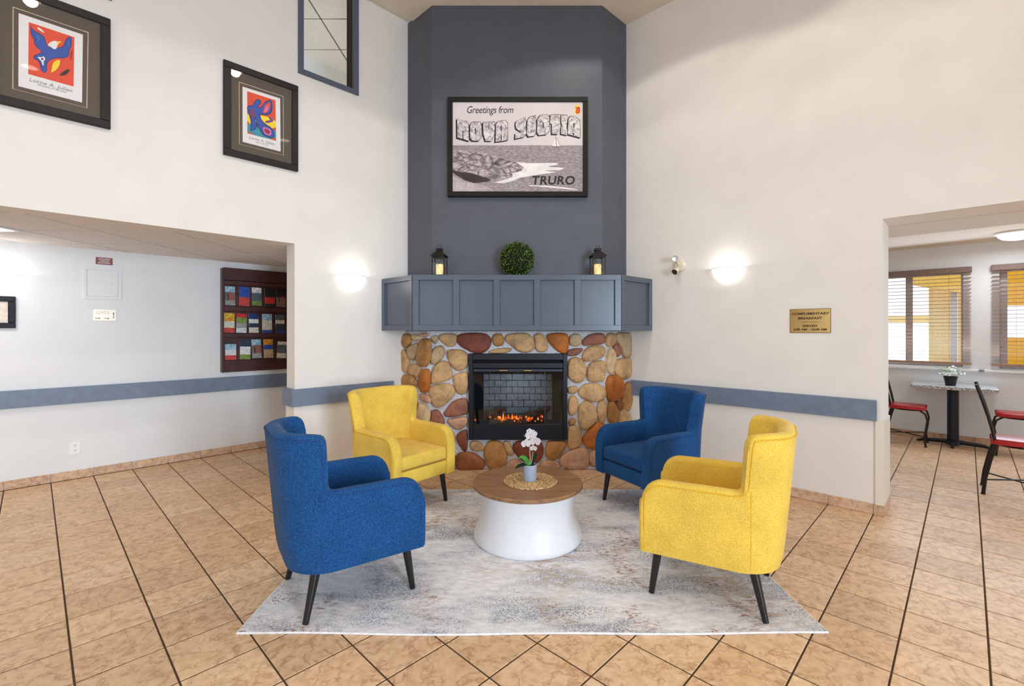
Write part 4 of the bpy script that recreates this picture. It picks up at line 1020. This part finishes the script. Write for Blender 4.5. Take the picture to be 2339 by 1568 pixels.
# ================================================================== FRAMED PRINTS ON THE LEFT WALL
def wall_print(bl, br, z0, z1, label, zoom, mats, mat_line, captions):
    """bl, br: b of the left and right edge (left = larger b)."""
    zc, bc = (z0 + z1) / 2, (bl + br) / 2
    t = thing('framed_print', label, 'picture', W(0, bc, zc), ROT_L, 'framed prints on the tall wall')
    ox, oy, sc = zoom
    def Q(x, y):
        b, z = on_a(ox + x * sc, oy + y * sc, 0.018); return (bc - b, z - zc)
    hw, hh, fw = (bl - br) / 2, (z1 - z0) / 2, .058
    m = MB()
    m.box(-hw, hw, -.032, -.001, hh - fw, hh, .004); m.box(-hw, hw, -.032, -.001, -hh, -hh + fw, .004); m.box(-hw, -hw + fw, -.032, -.001, -hh + fw, hh - fw, .004); m.box(hw - fw, hw, -.032, -.001, -hh + fw, hh - fw, .004)
    m.make('frame', 'frame', t)
    m = MB(); m.box(-hw + fw, hw - fw, -.016, -.002, -hh + fw, hh - fw); m.make('mat_board', 'mat', t)
    ml = [Q(*p) for p in mat_line]
    m = MB(); m.tube([(p[0], -.0165, p[1]) for p in ml + [ml[0], ml[1]]], .0032, 4); m.make('mat_line', 'gold', t)
    art = None
    for lay, (nm, mt_, pts) in enumerate(mats):
        m = MB(); pp = [Q(*p) for p in pts]
        if len(pp) > 5: pp = [tuple(p) for p in chaikin(pp, 1)]
        m.plate(pp, -.0172 - lay * .0005, -.0168 - lay * .0005); o = m.make(nm, mt_, t if art is None else art)
        if art is None: art = o
    for body, size, x, y in captions:
        c = Q(x, y); text(body, size, 'greyink', art, 'caption', c[0], -.0178, c[1], shear=.2)
    m = MB(); m.box(-hw + fw, hw - fw, -.0262, -.0247, -hh + fw, hh - fw); m.make('glazing', 'glass', t)
    return t
b2l, b2r = on_a(508.6, 250)[0], on_a(678.8, 250)[0]
wall_print(b2l, b2r, 3.027, 3.850, 'framed print of a blue bird over yellow and teal bands, below the interior window', (495, 120, .178571), [
('paper', 'paper', [(330,435),(812,587),(818,1268),(332,1143)]), ('red_ground', 'i_red', [(390,495),(752,612),(760,1130),(392,1035)]),
('yellow_band', 'i_sun', [(390,760),(560,800),(755,850),(758,992),(520,925),(390,905)]), ('teal_band', 'i_teal', [(391,905),(500,925),(620,950),(757,990),(760,1130),(392,1035)]),
('bird_outline', 'i_navy', [(474,640),(512,594),(560,608),(572,650),(530,690),(540,710),(580,680),(620,625),(704,600),(716,700),(700,780),(640,806),(566,796),(556,812),(575,866),(630,920),(708,965),(744,1040),(730,1100),(668,1094),(592,1062),(550,990),(515,940),(500,860),(490,860),(522,940),(495,990),(422,1012),(438,930),(428,840),(392,750),(385,690),(430,676),(470,670)]),
('bird', 'i_cobalt', [(485,640),(520,605),(555,620),(560,650),(520,690),(530,720),(580,690),(620,640),(695,610),(702,700),(688,770),(640,792),(560,785),(540,800),(560,860),(620,930),(700,975),(732,1040),(722,1088),(670,1083),(600,1050),(560,980),(525,930),(500,830),(490,800),(480,860),(512,940),(488,980),(432,1002),(450,930),(440,830),(402,740),(398,700),(430,685),(480,670)]),
('wing_patch', 'i_red', [(600,700),(640,650),(690,630),(680,720),(640,780),(580,770),(600,740)]), ('wing_patch', 'i_pinkish', [(610,740),(650,665),(662,700),(650,745),(620,765),(598,762)]),
('wing_patch', 'i_maroon', [(425,715),(460,730),(480,780),(470,850),(445,820),(430,770)]), ('tail_patch', 'i_pinkish', [(585,950),(640,965),(690,990),(700,1040),(690,1065),(640,1060),(600,1030)]), ('tail_patch', 'i_maroon', [(605,970),(650,985),(682,1010),(680,1045),(640,1040),(610,1015)]),
('motif', 'i_violet', [(620,880),(660,870),(690,870),(650,815),(720,850),(725,880),(690,895),(625,905)])],
[(288,378),(850,562),(855,1315),(290,1170)], [('Lorne A. Julien', .036, 578, 1130), ('Spirit of the land', .016, 584, 1168)])
b1r = on_a(251.8, 180)[0]; b1l = b1r + (b2l - b2r)
wall_print(b1l, b1r, 3.012, 3.838, 'framed print of a blue eagle with a white head on red ground', (0, 0, .197719), [
('paper', 'paper', [(215,150),(958,400),(948,1185),(212,995)]), ('red_ground', 'i_red', [(332,255),(860,430),(850,1000),(325,855)]),
('bird_outline', 'i_navy', [(345,280),(378,345),(465,388),(518,432),(534,500),(556,536),(610,556),(668,552),(732,538),(746,478),(784,427),(826,422),(830,532),(798,584),(794,656),(742,676),(640,670),(568,698),(540,742),(548,824),(505,850),(470,804),(460,744),(446,706),(385,680),(392,640),(464,614),(480,590),(422,550),(392,502),(396,462),(357,405)]),
('bird', 'i_cobalt', [(350,290),(372,350),(460,395),(510,440),(525,500),(550,540),(610,565),(670,560),(740,545),(755,480),(790,435),(820,430),(822,530),(790,580),(785,650),(740,668),(640,660),(560,690),(530,740),(540,820),(505,840),(478,800),(470,740),(455,700),(395,675),(400,645),(470,620),(490,590),(430,545),(400,500),(405,460),(365,400)]),
('bird_head', 'paper', [(545,520),(590,480),(650,470),(668,500),(655,565),(620,572),(590,545)]), ('beak', 'i_sun', [(655,482),(690,474),(714,492),(682,497),(668,530),(660,505)]),
('tail_mark', 'paper', [(425,655),(480,665),(505,648),(527,690),(502,705),(507,760),(490,757),(480,710)]), ('tail_mark', 'i_maroon', [(470,682),(490,665),(506,690),(490,700)]),
('feather', 'i_sun', [(605,740),(640,700),(700,690),(685,770),(640,820),(585,845),(600,800)]), ('feather', 'i_charcoal', [(680,872),(740,820),(810,795),(780,855),(740,870),(700,875)]),
('feather', 'paper', [(425,315),(470,330),(518,385),(500,380),(470,362),(440,342)]), ('feather', 'i_maroon', [(810,690),(815,600),(838,575),(832,640),(822,690),(812,695)]),
('feather_stroke', 'i_teal', [(420,395),(445,430),(452,480),(440,475),(436,435),(416,400)]), ('feather_stroke', 'i_teal', [(785,470),(800,500),(795,535),(788,530),(790,500),(780,475)])],
[(152,82),(1018,375),(1003,1247),(148,1025)], [('Lorne A. Julien', .036, 590, 985), ('Wisdom of the past', .018, 600, 1022)])

# ================================================================== SCONCES
def sconce(p, rz, label, R=.15, h=.155, power=1.5):
    t = thing('wall_sconce', label, 'lamp', p, rz, 'white half bowl wall sconces')
    m = MB(); prof = [(R * math.sqrt(max(0, 1 - (i / 10) ** 2)), -h * i / 10) for i in range(11)]
    m.lathe(prof, 28, a0=math.pi, a1=2 * math.pi, sy=.72)
    bmesh.ops.solidify(m.bm, geom=m.bm.faces[:], thickness=.004); m.make('bowl', 'sconce', t, smooth=True, angle=60)
    m = MB(); m.lathe([(R + .004, .0), (R + .007, .004), (R + .004, .008), (R - .002, .004), (R + .004, .0)], 28, a0=math.pi, a1=2 * math.pi, sy=.72); m.make('rim', 'white', t, smooth=True)
    m = MB(); m.box(-.05, .05, -.014, -.001, -.06, .02, .004); m.make('wall_plate', 'white', t)
    l = bpy.data.lights.new('sconce_bulb', 'POINT'); l.energy = power; l.shadow_soft_size = .025; l.color = (1.0, .96, .9)
    o = bpy.data.objects.new('sconce_bulb', l); COL.objects.link(o); o.parent = t; o.location = (0, -.085, -.008)
    return t
b_, z_ = on_a(803, 632); sconce(W(0, b_, z_), ROT_L, 'white half bowl sconce beside the panelled mantel')
a_, z_ = on_b(1663, 614); sconce(W(a_, 0, z_), ROT_R, 'white half bowl sconce between the emergency lamp and the brass sign')
b_, z_ = on_a(-2, 629, HALL_A); sconce(W(HALL_A, b_, z_), ROT_L, 'white half bowl sconce on the hall wall, cut by the picture edge')

# ================================================================== RIGHT WALL
a0_, z0_ = on_b(1805, 761); a1_, z1_ = on_b(1898, 707)
t = thing('breakfast_sign', 'engraved brass breakfast sign beside the passage', 'sign', W((a0_ + a1_) / 2, 0, (1.69 + 1.478) / 2), ROT_R)
hw = (a1_ - a0_) / 2; hh = .106
m = MB(); m.box(-hw, hw, -.006, -.001, -hh, hh, .001); m.make('plate', 'brass', t)
m = MB()
for (xa, xb, za, zb_) in ((-hw, hw, hh - .004, hh), (-hw, hw, -hh, -hh + .004), (-hw, -hw + .004, -hh, hh), (hw - .004, hw, -hh, hh)): m.box(xa, xb, -.0066, -.005, za, zb_)
m.make('border', plain('brass_border', (120, 92, 50), 0.4, 0.6), t)
for body, size, zz, sx in (('COMPLIMENTARY', .0275, .062, 1.28), ('BREAKFAST', .0275, .022, 1.28), ('SERVED', .0275, -.046, 1.22), ('6:00 AM - 10:00 AM', .0255, -.077, 1.20)):
    text(body, size, 'brown_ink', t, 'lettering', 0, -.0068, zz, bold=.0009, sx=sx)
m = MB(); m.box(-.066, .066, -.0068, -.0062, -.0135, -.0105); m.make('rule', 'brown_ink', t)
a_, z_ = on_b(1553, 608)
t = thing('emergency_light', 'ivory twin headed emergency lamp beside the large sconce', 'emergency light', W(a_, 0, z_), ROT_R)
m = MB(); m.lathe([(0, -.028), (.050, -.028), (.060, -.018), (.062, -.001), (0, -.001)], 28); m.make('base', 'ivory', t, smooth=True, mx=Matrix.Rotation(math.radians(-90), 4, 'X') @ Matrix.Translation((0, 0, 0)) @ Matrix.Scale(-1, 4, (0, 0, 1)) @ Matrix.Scale(-1, 4, (0, 0, 1)))
def head(loc, aim, lens):
    aim = Vector(aim).normalized(); q = aim.to_track_quat('Z', 'Y').to_matrix().to_4x4(); mx = Matrix.Translation(loc) @ q
    m = MB(); m.lathe([(0, -.045), (.020, -.045), (.026, -.02), (.034, .01), (.037, .028), (.033, .030), (.030, .022), (0, .022)], 20); h_ = m.make('lamp_head', 'ivory', t, smooth=True, mx=mx)
    m = MB(); m.lathe([(0, .029), (.028, .027)], 20); m.make('lens', lens, h_, smooth=True, mx=mx)
    m = MB(); m.tube([Vector(loc) - aim * .03, (0, -.02, (-.015 if loc[2] < 0 else .015))], .010, 8); m.make('swivel', 'ivory', t, smooth=True)
head((-.02, -.075, .070), (.42, -.9, -.05), plain('lens_silver', (206, 208, 222), 0.12, 0.6))
head((-.012, -.075, -.058), (-.05, -.85, -.52), plain('lens_dark', (70, 64, 60), 0.15, 0.3))

# ================================================================== HALL
def hall_pt(u, v, d=0.0): return on_a(u, v, HALL_A + d)
b_, z_ = hall_pt(238, 597)
t = thing('red_notice_sign', 'small dark red notice sign under the hall ceiling', 'sign', W(HALL_A, b_, z_), ROT_L)
m = MB(); m.box(-.066, .066, -.005, -.001, -.036, .036, .001); m.make('plate', 'redsign', t)
for body, zz in (('ELEVATOR SPRINKLER', .019), ('CONTROL VALVE', 0.0), ('MACHINE ROOM & PIT', -.020)): text(body, .0185, 'whiteink', t, 'lettering', 0, -.0055, zz, bold=.0004, sx=.5)
b0_, za_ = hall_pt(190, 612); b1_, zb_ = hall_pt(277, 684)
b_, z_ = (b0_ + b1_) / 2, (hall_pt(233, 612)[1] + hall_pt(233, 684)[1]) / 2
hw, hh = abs(b0_ - b1_) / 2, (hall_pt(233, 612)[1] - hall_pt(233, 684)[1]) / 2
t = thing('access_panel', 'white painted access panel under the red notice', 'panel', W(HALL_A, b_, z_), ROT_L)
m = MB()
for (xa, xb, za, zb) in ((-hw, hw, hh - .025, hh), (-hw, hw, -hh, -hh + .025), (-hw, -hw + .025, -hh + .025, hh - .025), (hw - .025, hw, -hh + .025, hh - .025)): m.box(xa, xb, -.009, -.0005, za, zb, .001)
m.make('frame', 'hallwall', t)
m = MB(); m.box(-hw + .031, hw - .031, -.008, -.0005, -hh + .031, hh - .031, .001); d_ = m.make('door', 'hallwall', t)
m = MB(); m.box(hw - .10, hw - .045, -.011, -.006, -.008, .008, .002); m.make('latch', 'ivory', d_)
b_, z_ = hall_pt(239.5, 720.5)
t = thing('elevator_sign', 'pale gold elevator sign with arrows on the hall wall', 'sign', W(HALL_A, b_, z_), ROT_L)
m = MB(); m.box(-.09, .09, -.005, -.001, -.058, .058, .001); m.make('plate', plain('pale_gold_plate', (250, 244, 226), 0.25, 0.0, var=0.01), t)
text('ELEVATOR', .044, plain('pale_gold_ink', (222, 208, 172), 0.5) and 'gold', t, 'lettering', -.018, -.0056, .026, bold=.0004, sx=.5)
def arrow(c, ang, ln):
    m = MB(); p = [(-ln, -.003), (ln * .4, -.003), (ln * .4, -.010), (ln, 0), (ln * .4, .010), (ln * .4, .003), (-ln, .003)]
    m.plate(p, -.0058, -.0052); m.make('arrow', 'greyink', t, mx=Matrix.Translation((c[0], 0, c[1])) @ Matrix.Rotation(-ang, 4, 'Y'))
arrow((-.056, -.034), 0, .021); arrow((.014, -.034), 0, .021); arrow((.069, .0), math.pi / 2, .034)
b_, z_ = hall_pt(171.5, 1024)
t = thing('wall_outlet', 'white double wall outlet low on the hall wall', 'outlet', W(HALL_A, b_, z_), ROT_L)
m = MB(); m.box(-.038, .038, -.006, -.0005, -.06, .06, .002); m.make('cover_plate', 'white', t)
for zz in (-.024, .024):
    m = MB(); m.lathe([(0, -.0085), (.016, -.0085), (.017, -.006)], 16); s_ = m.make('socket', 'white', t, mx=Matrix.Translation((0, 0, zz)) @ Matrix.Rotation(math.radians(-90), 4, 'X') @ Matrix.Scale(-1, 4, (0, 0, 1)))
    m = MB(); m.box(-.008, -.005, -.0095, -.008, zz - .001, zz + .010); m.box(.005, .008, -.0095, -.008, zz - .001, zz + .010); m.box(-.002, .002, -.0095, -.008, zz - .011, zz - .006); m.make('slots', 'greyink', s_)
br_, zt_ = hall_pt(36, 678); _, zb_ = hall_pt(36, 750)
t = thing('hall_picture', 'small black framed landscape under the hall sconce', 'picture', W(HALL_A, br_ + .23, (zt_ + zb_) / 2), ROT_L)
hw, hh = .23, (zt_ - zb_) / 2
m = MB()
for (xa, xb, za, zb) in ((-hw, hw, hh - .05, hh), (-hw, hw, -hh, -hh + .05), (-hw, -hw + .05, -hh + .05, hh - .05), (hw - .05, hw, -hh + .05, hh - .05)): m.box(xa, xb, -.028, -.001, za, zb, .006, 2)
m.make('frame', plain('satin_black_frame', (22, 24, 32), 0.5, spec=.25), t)
m = MB(); m.box(-hw + .05, hw - .05, -.012, -.002, -hh + .05, hh - .05); pp_ = m.make('mat_board', plain('cream_mat', (226, 214, 202), 0.9), t)
m = MB(); m.box(-hw + .09, hw - .105, -.013, -.0115, -.01, hh - .09); m.make('printed_sky', plain('printed_blue_sky', (150, 188, 226), 0.7), pp_)
m = MB(); m.box(-hw + .09, hw - .105, -.013, -.0115, -hh + .09, -.01); m.make('printed_meadow', plain('printed_meadow_green', (52, 78, 44), 0.8, var=.3), pp_)

# brochure rack
RD = .075
bL, zT = hall_pt(507, 612, RD); _, zB = hall_pt(507, 852, RD)
RWD = 1.02
rk = thing('brochure_rack', 'dark cherry wood brochure rack on the hall wall', 'rack', W(HALL_A, bL - RWD / 2, zB), ROT_L)
hw = RWD / 2; rh = zT - zB
m = MB(); m.box(-hw, hw, -.015, -.001, 0, rh); m.make('back_panel', 'cherry', rk)
for sx in (-1, 1):
    m = MB(); m.box(sx * hw - (.022 if sx > 0 else 0), sx * hw + (.022 if sx < 0 else 0), -RD, -.001, 0, rh, .003); m.make('side_panel', 'cherry', rk)
Z4 = 180.0 / 1086.0
def rk_z(y): return hall_pt(507, 600 + y * Z4, RD)[1] - zB
for nm, y0, y1, dd in (('header_board', 60, 235, .055), ('header_rail', 240, 300, RD), ('shelf_rail', 600, 668, RD), ('shelf_rail', 975, 1035, RD), ('base_board', 1355, 1520, .06)):
    m = MB(); m.box(-hw + .022, hw - .022, -dd, -.015, rk_z(y1), rk_z(y0), .004); o = m.make(nm, 'cherry', rk)
    if nm in ('header_board', 'base_board'):
        m = MB(); w_ = hw - .06; za, zb = rk_z(y1) + .03, rk_z(y0) - .03
        for (xa, xb, z0_, z1_) in ((-w_, w_, zb - .008, zb), (-w_, w_, za, za + .008), (-w_, -w_ + .008, za, zb), (w_ - .008, w_, za, zb)): m.box(xa, xb, -dd - .006, -dd + .001, z0_, z1_)
        m.make('moulding', 'cherry', o)
for zz, yy in ((590, 0), (975, 0), (1350, 0)):
    m = MB(); m.box(-hw + .03, hw - .03, -RD + .004, -RD + .006, rk_z(zz), rk_z(zz) + .13); m.make('clear_lip', 'glass', rk)
def br_mat(nm, c): return plain('brochure_' + nm, c, 0.35, var=.25, scale=40)
BC = {n_: br_mat(n_, c) for n_, c in dict(sky=(150, 186, 222), people=(120, 92, 80), grey=(150, 150, 150), blue=(34, 74, 158), deep=(20, 50, 110), red=(196, 34, 30), black=(18, 16, 18), green=(118, 140, 62), white=(232, 234, 238), orange=(228, 140, 32), tan=(176, 150, 110), navy=(36, 48, 70), slate=(80, 92, 104), cream=(226, 214, 190), coral=(196, 60, 50), yellow=(230, 170, 40)).items()}
BROCH = [
(145, 285, 328, 590, 0, [('sky', .30), ('people', .45), ('grey', .25)], 'brochure with two walkers under a blue heading, first in the top row of the rack'),
(338, 480, 335, 600, -2, [('blue', .55), ('coral', .45)], 'deep blue brochure with warm coloured figures, top row of the rack'),
(518, 650, 345, 595, 0, [('white', .3), ('slate', .45), ('green', .25)], 'pale brochure with a dark peak over green grass, top row of the rack'),
(695, 830, 360, 605, 0, [('black', .5), ('red', .35), ('black', .15)], 'black brochure with a figure in red, top row of the rack'),
(855, 978, 370, 615, 0, [('black', .45), ('people', .55)], 'black brochure with small grey pictures, last seen in the top row'),
(130, 275, 695, 968, -1, [('yellow', .28), ('orange', .14), ('cream', .33), ('coral', .25)], 'yellow and red brochure, first in the middle row of the rack'),
(298, 440, 705, 970, -2, [('red', .2), ('green', .3), ('grey', .25), ('white', .25)], 'white brochure with a red heading, middle row of the rack'),
(476, 608, 705, 970, 0, [('deep', .28), ('white', .22), ('navy', .22), ('cream', .28)], 'navy headed brochure with a cream foot, middle row of the rack'),
(656, 792, 708, 970, -1, [('sky', .35), ('cream', .5), ('blue', .15)], 'pale blue brochure with a dark bird and blue foot, middle row of the rack'),
(842, 966, 720, 970, 0, [('slate', .3), ('cream', .2), ('navy', .4), ('blue', .1)], 'dark slate brochure with a pale band, last seen in the middle row'),
(146, 300, 1125, 1345, 0, [('sky', .35), ('white', .35), ('coral', .3)], 'short pale blue brochure, first in the bottom row of the rack'),
(347, 492, 1065, 1335, -2, [('navy', .35), ('white', .4), ('green', .25)], 'white brochure with a dark photo heading and green foot, bottom row of the rack'),
(522, 650, 1060, 1318, 2, [('sky', .3), ('people', .45), ('grey', .25)], 'brochure with two walkers under a blue heading, middle of the bottom row'),
(682, 812, 1057, 1315, 1, [('orange', .3), ('blue', .25), ('tan', .45)], 'orange headed brochure, bottom row of the rack'),
(855, 982, 1090, 1320, -5, [('cream', .2), ('slate', .5), ('cream', .3)], 'cream bordered brochure leaning aside, last seen in the bottom row')]
for (xa, xb, ya, yb2, tilt, bands, lab) in BROCH:
    b0_, zt_ = hall_pt(490 + xa * Z4, 600 + ya * Z4, .045); b1_, zb_ = hall_pt(490 + xb * Z4, 600 + yb2 * Z4, .045)
    um = 490 + (xa + xb) / 2 * Z4
    zt_ = hall_pt(um, 600 + ya * Z4, .045)[1]; zb_ = hall_pt(um, 600 + yb2 * Z4, .045)[1]
    w_, h_ = abs(b0_ - b1_), zt_ - zb_
    t = thing('brochure', lab, 'brochure', W(HALL_A + .045, (b0_ + b1_) / 2, zb_), ROT_L, 'brochures in the cherry rack')
    t.rotation_euler = (math.radians(-4), math.radians(-tilt), ROT_L)
    m = MB(); m.box(-w_ / 2, w_ / 2, -.002, .004, 0, h_); cv = m.make('cover', BC['white'], t)
    z_ = h_
    for i, (c, fr) in enumerate(bands):
        m = MB(); m.box(-w_ / 2, w_ / 2, -.0028, -.0021, z_ - h_ * fr, z_); m.make('printed_band', BC[c], cv); z_ -= h_ * fr
    if bands[1][0] == 'people':
        for dx in (-.2, .18):
            m = MB(); m.lathe([(.004, 0), (.008, .03), (.011, .055), (.004, .07), (.007, .08), (0, .09)], 6, sy=.05); m.make('printed_figure', BC['navy' if dx < 0 else 'coral'], cv, mx=Matrix.Translation((dx * w_, -.0034, h_ * .26)))
# flat panel light in the hall ceiling
t = thing('ceiling_panel_light', 'lit flat panel in the hall ceiling, at the picture edge', 'ceiling light', (-4.444, 3.612, 2.325), 0)
m = MB(); m.box(-.29, .29, -.29, .29, 0, .011, .002); m.make('frame', 'white', t)
m = MB(); m.box(-.265, .265, -.265, .265, -.003, -.0005); m.make('diffuser', 'dome', t)
HLP = area('hall_panel_lamp', (-4.444, 3.612, 2.31), (-4.444, 3.612, 0), .5, .5, 10, (1, .97, .93))

# ================================================================== BREAKFAST ROOM
p = Vector((5.8, 6.2, 0)) + Bv * .14
dt = thing('dining_table', 'speckled granite topped dining table on a black pedestal', 'table', p, ROT_R)
m = MB(); m.box(-.41, .41, -.28, .28, .742, .784, .006); m.make('table_top', 'granite', dt)
m = MB(); m.lathe([(0, .03), (.058, .03), (.058, .742), (0, .742)], 24); m.make('column', 'black', dt, smooth=True)
m = MB(); m.lathe([(0, .02), (.085, .02), (.08, .05), (.058, .065)], 24); m.make('collar', 'black', dt, smooth=True)
for an in range(4):
    m = MB(); L_ = .36 if an % 2 == 0 else .27
    m.tube([(.05, 0, .045), (L_ * .8, 0, .032), (L_, 0, .012)], [.026, .022, .012], 8); m.make('foot', 'black', dt, smooth=True, mx=Matrix.Rotation(an * math.pi / 2, 4, 'Z'))
def dining_chair(loc, rz, label):
    t = thing('dining_chair', label, 'chair', loc, rz, 'red seated iron chairs in the breakfast room')
    m = MB(); m.box(-.2, .2, -.2, .2, .462, .515, .045, 4)
    for v in m.bm.verts:
        if abs(v.co.x) > .1 and abs(v.co.y) > .1:
            d = Vector((v.co.x, v.co.y)); L_ = d.length
            if L_ > .235: d *= (.235 + (L_ - .235) * .35) / L_; v.co.x, v.co.y = d.x, d.y
    m.make('seat', 'seatred', t, smooth=True)
    m = MB(); m.tube([(.17 * math.cos(a_), .17 * math.sin(a_), .458) for a_ in [i * 2 * math.pi / 24 for i in range(25)]], .009, 6); m.make('seat_ring', 'iron', t, smooth=True)
    for sx in (-1, 1):
        m = MB(); m.tube([(sx * .15, .13, .46), (sx * .165, .185, .42), (sx * .17, .205, .34), (sx * .17, .19, .22), (sx * .172, .175, .12), (sx * .175, .19, .0)], [.011] * 6, 8); m.make('leg', 'iron', t, smooth=True)
        m = MB(); m.tube([(sx * .172, -.24, .0), (sx * .17, -.225, .15), (sx * .165, -.19, .33), (sx * .165, -.155, .46)], [.014] * 4, 8); m.make('leg', 'iron', t, smooth=True)
        m = MB(); m.tube([(sx * .165, -.155, .45), (sx * .168, -.185, .62), (sx * .17, -.225, .80), (sx * .172, -.285, 1.0)], [.013] * 4, 8); m.make('back_post', 'iron', t, smooth=True)
        for y in (.19, -.24):
            m = MB(); m.lathe([(0, 0), (.02, 0), (.016, .008), (0, .01)], 10, (sx * (.175 if y > 0 else .172), y, 0)); m.make('foot_pad', 'iron', t)
    m = MB(); m.box(-.155, .155, -.006, .006, 0, .22, .003); m.make('back_panel', 'iron', t, mx=Matrix.Translation((0, -.215, .72)) @ Matrix.Rotation(math.radians(15), 4, 'X'))
    m = MB(); m.tube([(-.17, -.228, .13), (.172, .178, .13)], .007, 6); m.make('stretcher', 'iron', t)
    m = MB(); m.tube([(.17, -.228, .135), (-.172, .178, .135)], .007, 6); m.make('stretcher', 'iron', t)
rA = ROT_R - math.pi / 2
dining_chair((5.225, 6.235, 0), rA, 'red seated iron chair half hidden by the passage wall')
dining_chair((4.566, 4.233, 0), rA, 'red seated iron chair nearest the lobby, at the picture edge')
dining_chair((6.00, 5.585, 0), rA + math.pi, 'red seated iron chair facing the granite table, beyond the nearest one')
pp = p + Bv * .06
fp_ = thing('potted_flower', 'small white flowering plant in a black pot on the granite table', 'plant', (pp.x - .03, pp.y, .784)); fp_.scale = (1.2, 1.2, 1.2)
m = MB(); m.lathe([(0, 0), (.042, 0), (.056, .085), (.060, .086), (.060, .1), (.05, .1), (.05, .088), (0, .086)], 18); m.make('pot', 'black', fp_, smooth=True)
m = MB(); m2 = MB(); rr = random.Random(21)
for i in range(130):
    a_ = rr.uniform(0, 6.28); el = rr.uniform(.1, 1.4); rd = rr.uniform(.04, .1)
    c = Vector((rd * math.cos(a_) * math.cos(el) * 1.2, rd * math.sin(a_) * math.cos(el) * 1.2, .105 + rd * math.sin(el) * 1.1))
    d = Vector((rr.gauss(0, 1), rr.gauss(0, 1), rr.gauss(0, 1))).normalized(); s_ = d.orthogonal().normalized()
    tgt = m if i % 2 else m2; L_ = .014
    vs = [tgt.bm.verts.new(q) for q in (c - d * L_, c - s_ * L_ * .6, c + d * L_, c + s_ * L_ * .6)]; tgt.bm.faces.new(vs)
o = m.make('leaves', plain('fresh_leaf', (104, 136, 62), .5, var=.2), fp_); o['kind'] = 'stuff'
o = m2.make('blossoms', 'petal', fp_); o['kind'] = 'stuff'
c_ = Vector(((2322 - CX) / F * 5.45, 5.45, 2.65))
t = thing('dome_ceiling_light', 'lit white dome light on the breakfast room ceiling', 'ceiling light', c_)
m = MB(); m.lathe([(0, 0), (.19, 0), (.19, -.02), (.17, -.025), (0, -.025)], 32); m.make('base', 'white', t, smooth=True, angle=30)
m = MB(); m.lathe([(.165, -.025), (.155, -.05), (.12, -.078), (.06, -.093), (0, -.097)], 32); m.make('dome', 'dome', t, smooth=True)
DLP = area('dome_lamp', c_ + Vector((0, 0, -.11)), c_ + Vector((0, 0, -2)), .3, .3, 10, (.92, .96, 1))

# ================================================================== LOBBY DOWNLIGHTS
for i, (a_, b_) in enumerate(DOWN):
    t = thing('downlight', 'round recessed downlight in the lobby ceiling', 'ceiling light', W(a_, b_, CEIL), 0, 'recessed downlights in the lobby ceiling')
    m = MB(); m.lathe([(.085, 0), (.105, -.001), (.105, -.006), (.085, -.010), (.085, 0)], 24); m.make('trim_ring', 'white', t, smooth=True)
    m = MB(); m.lathe([(0, -.003), (.085, -.003)], 24); m.make('lens', 'lamp', t)
    l = bpy.data.lights.new('downlight_beam', 'SPOT'); l.energy = DOWN_POWER * 12.57 * .35; l.spot_size = math.radians(138); l.spot_blend = 0.12; l.shadow_soft_size = .06; l.color = (1.0, .94, .86)
    o = bpy.data.objects.new('downlight_beam', l); COL.objects.link(o); o.parent = t; o.location = (0, 0, -.02)
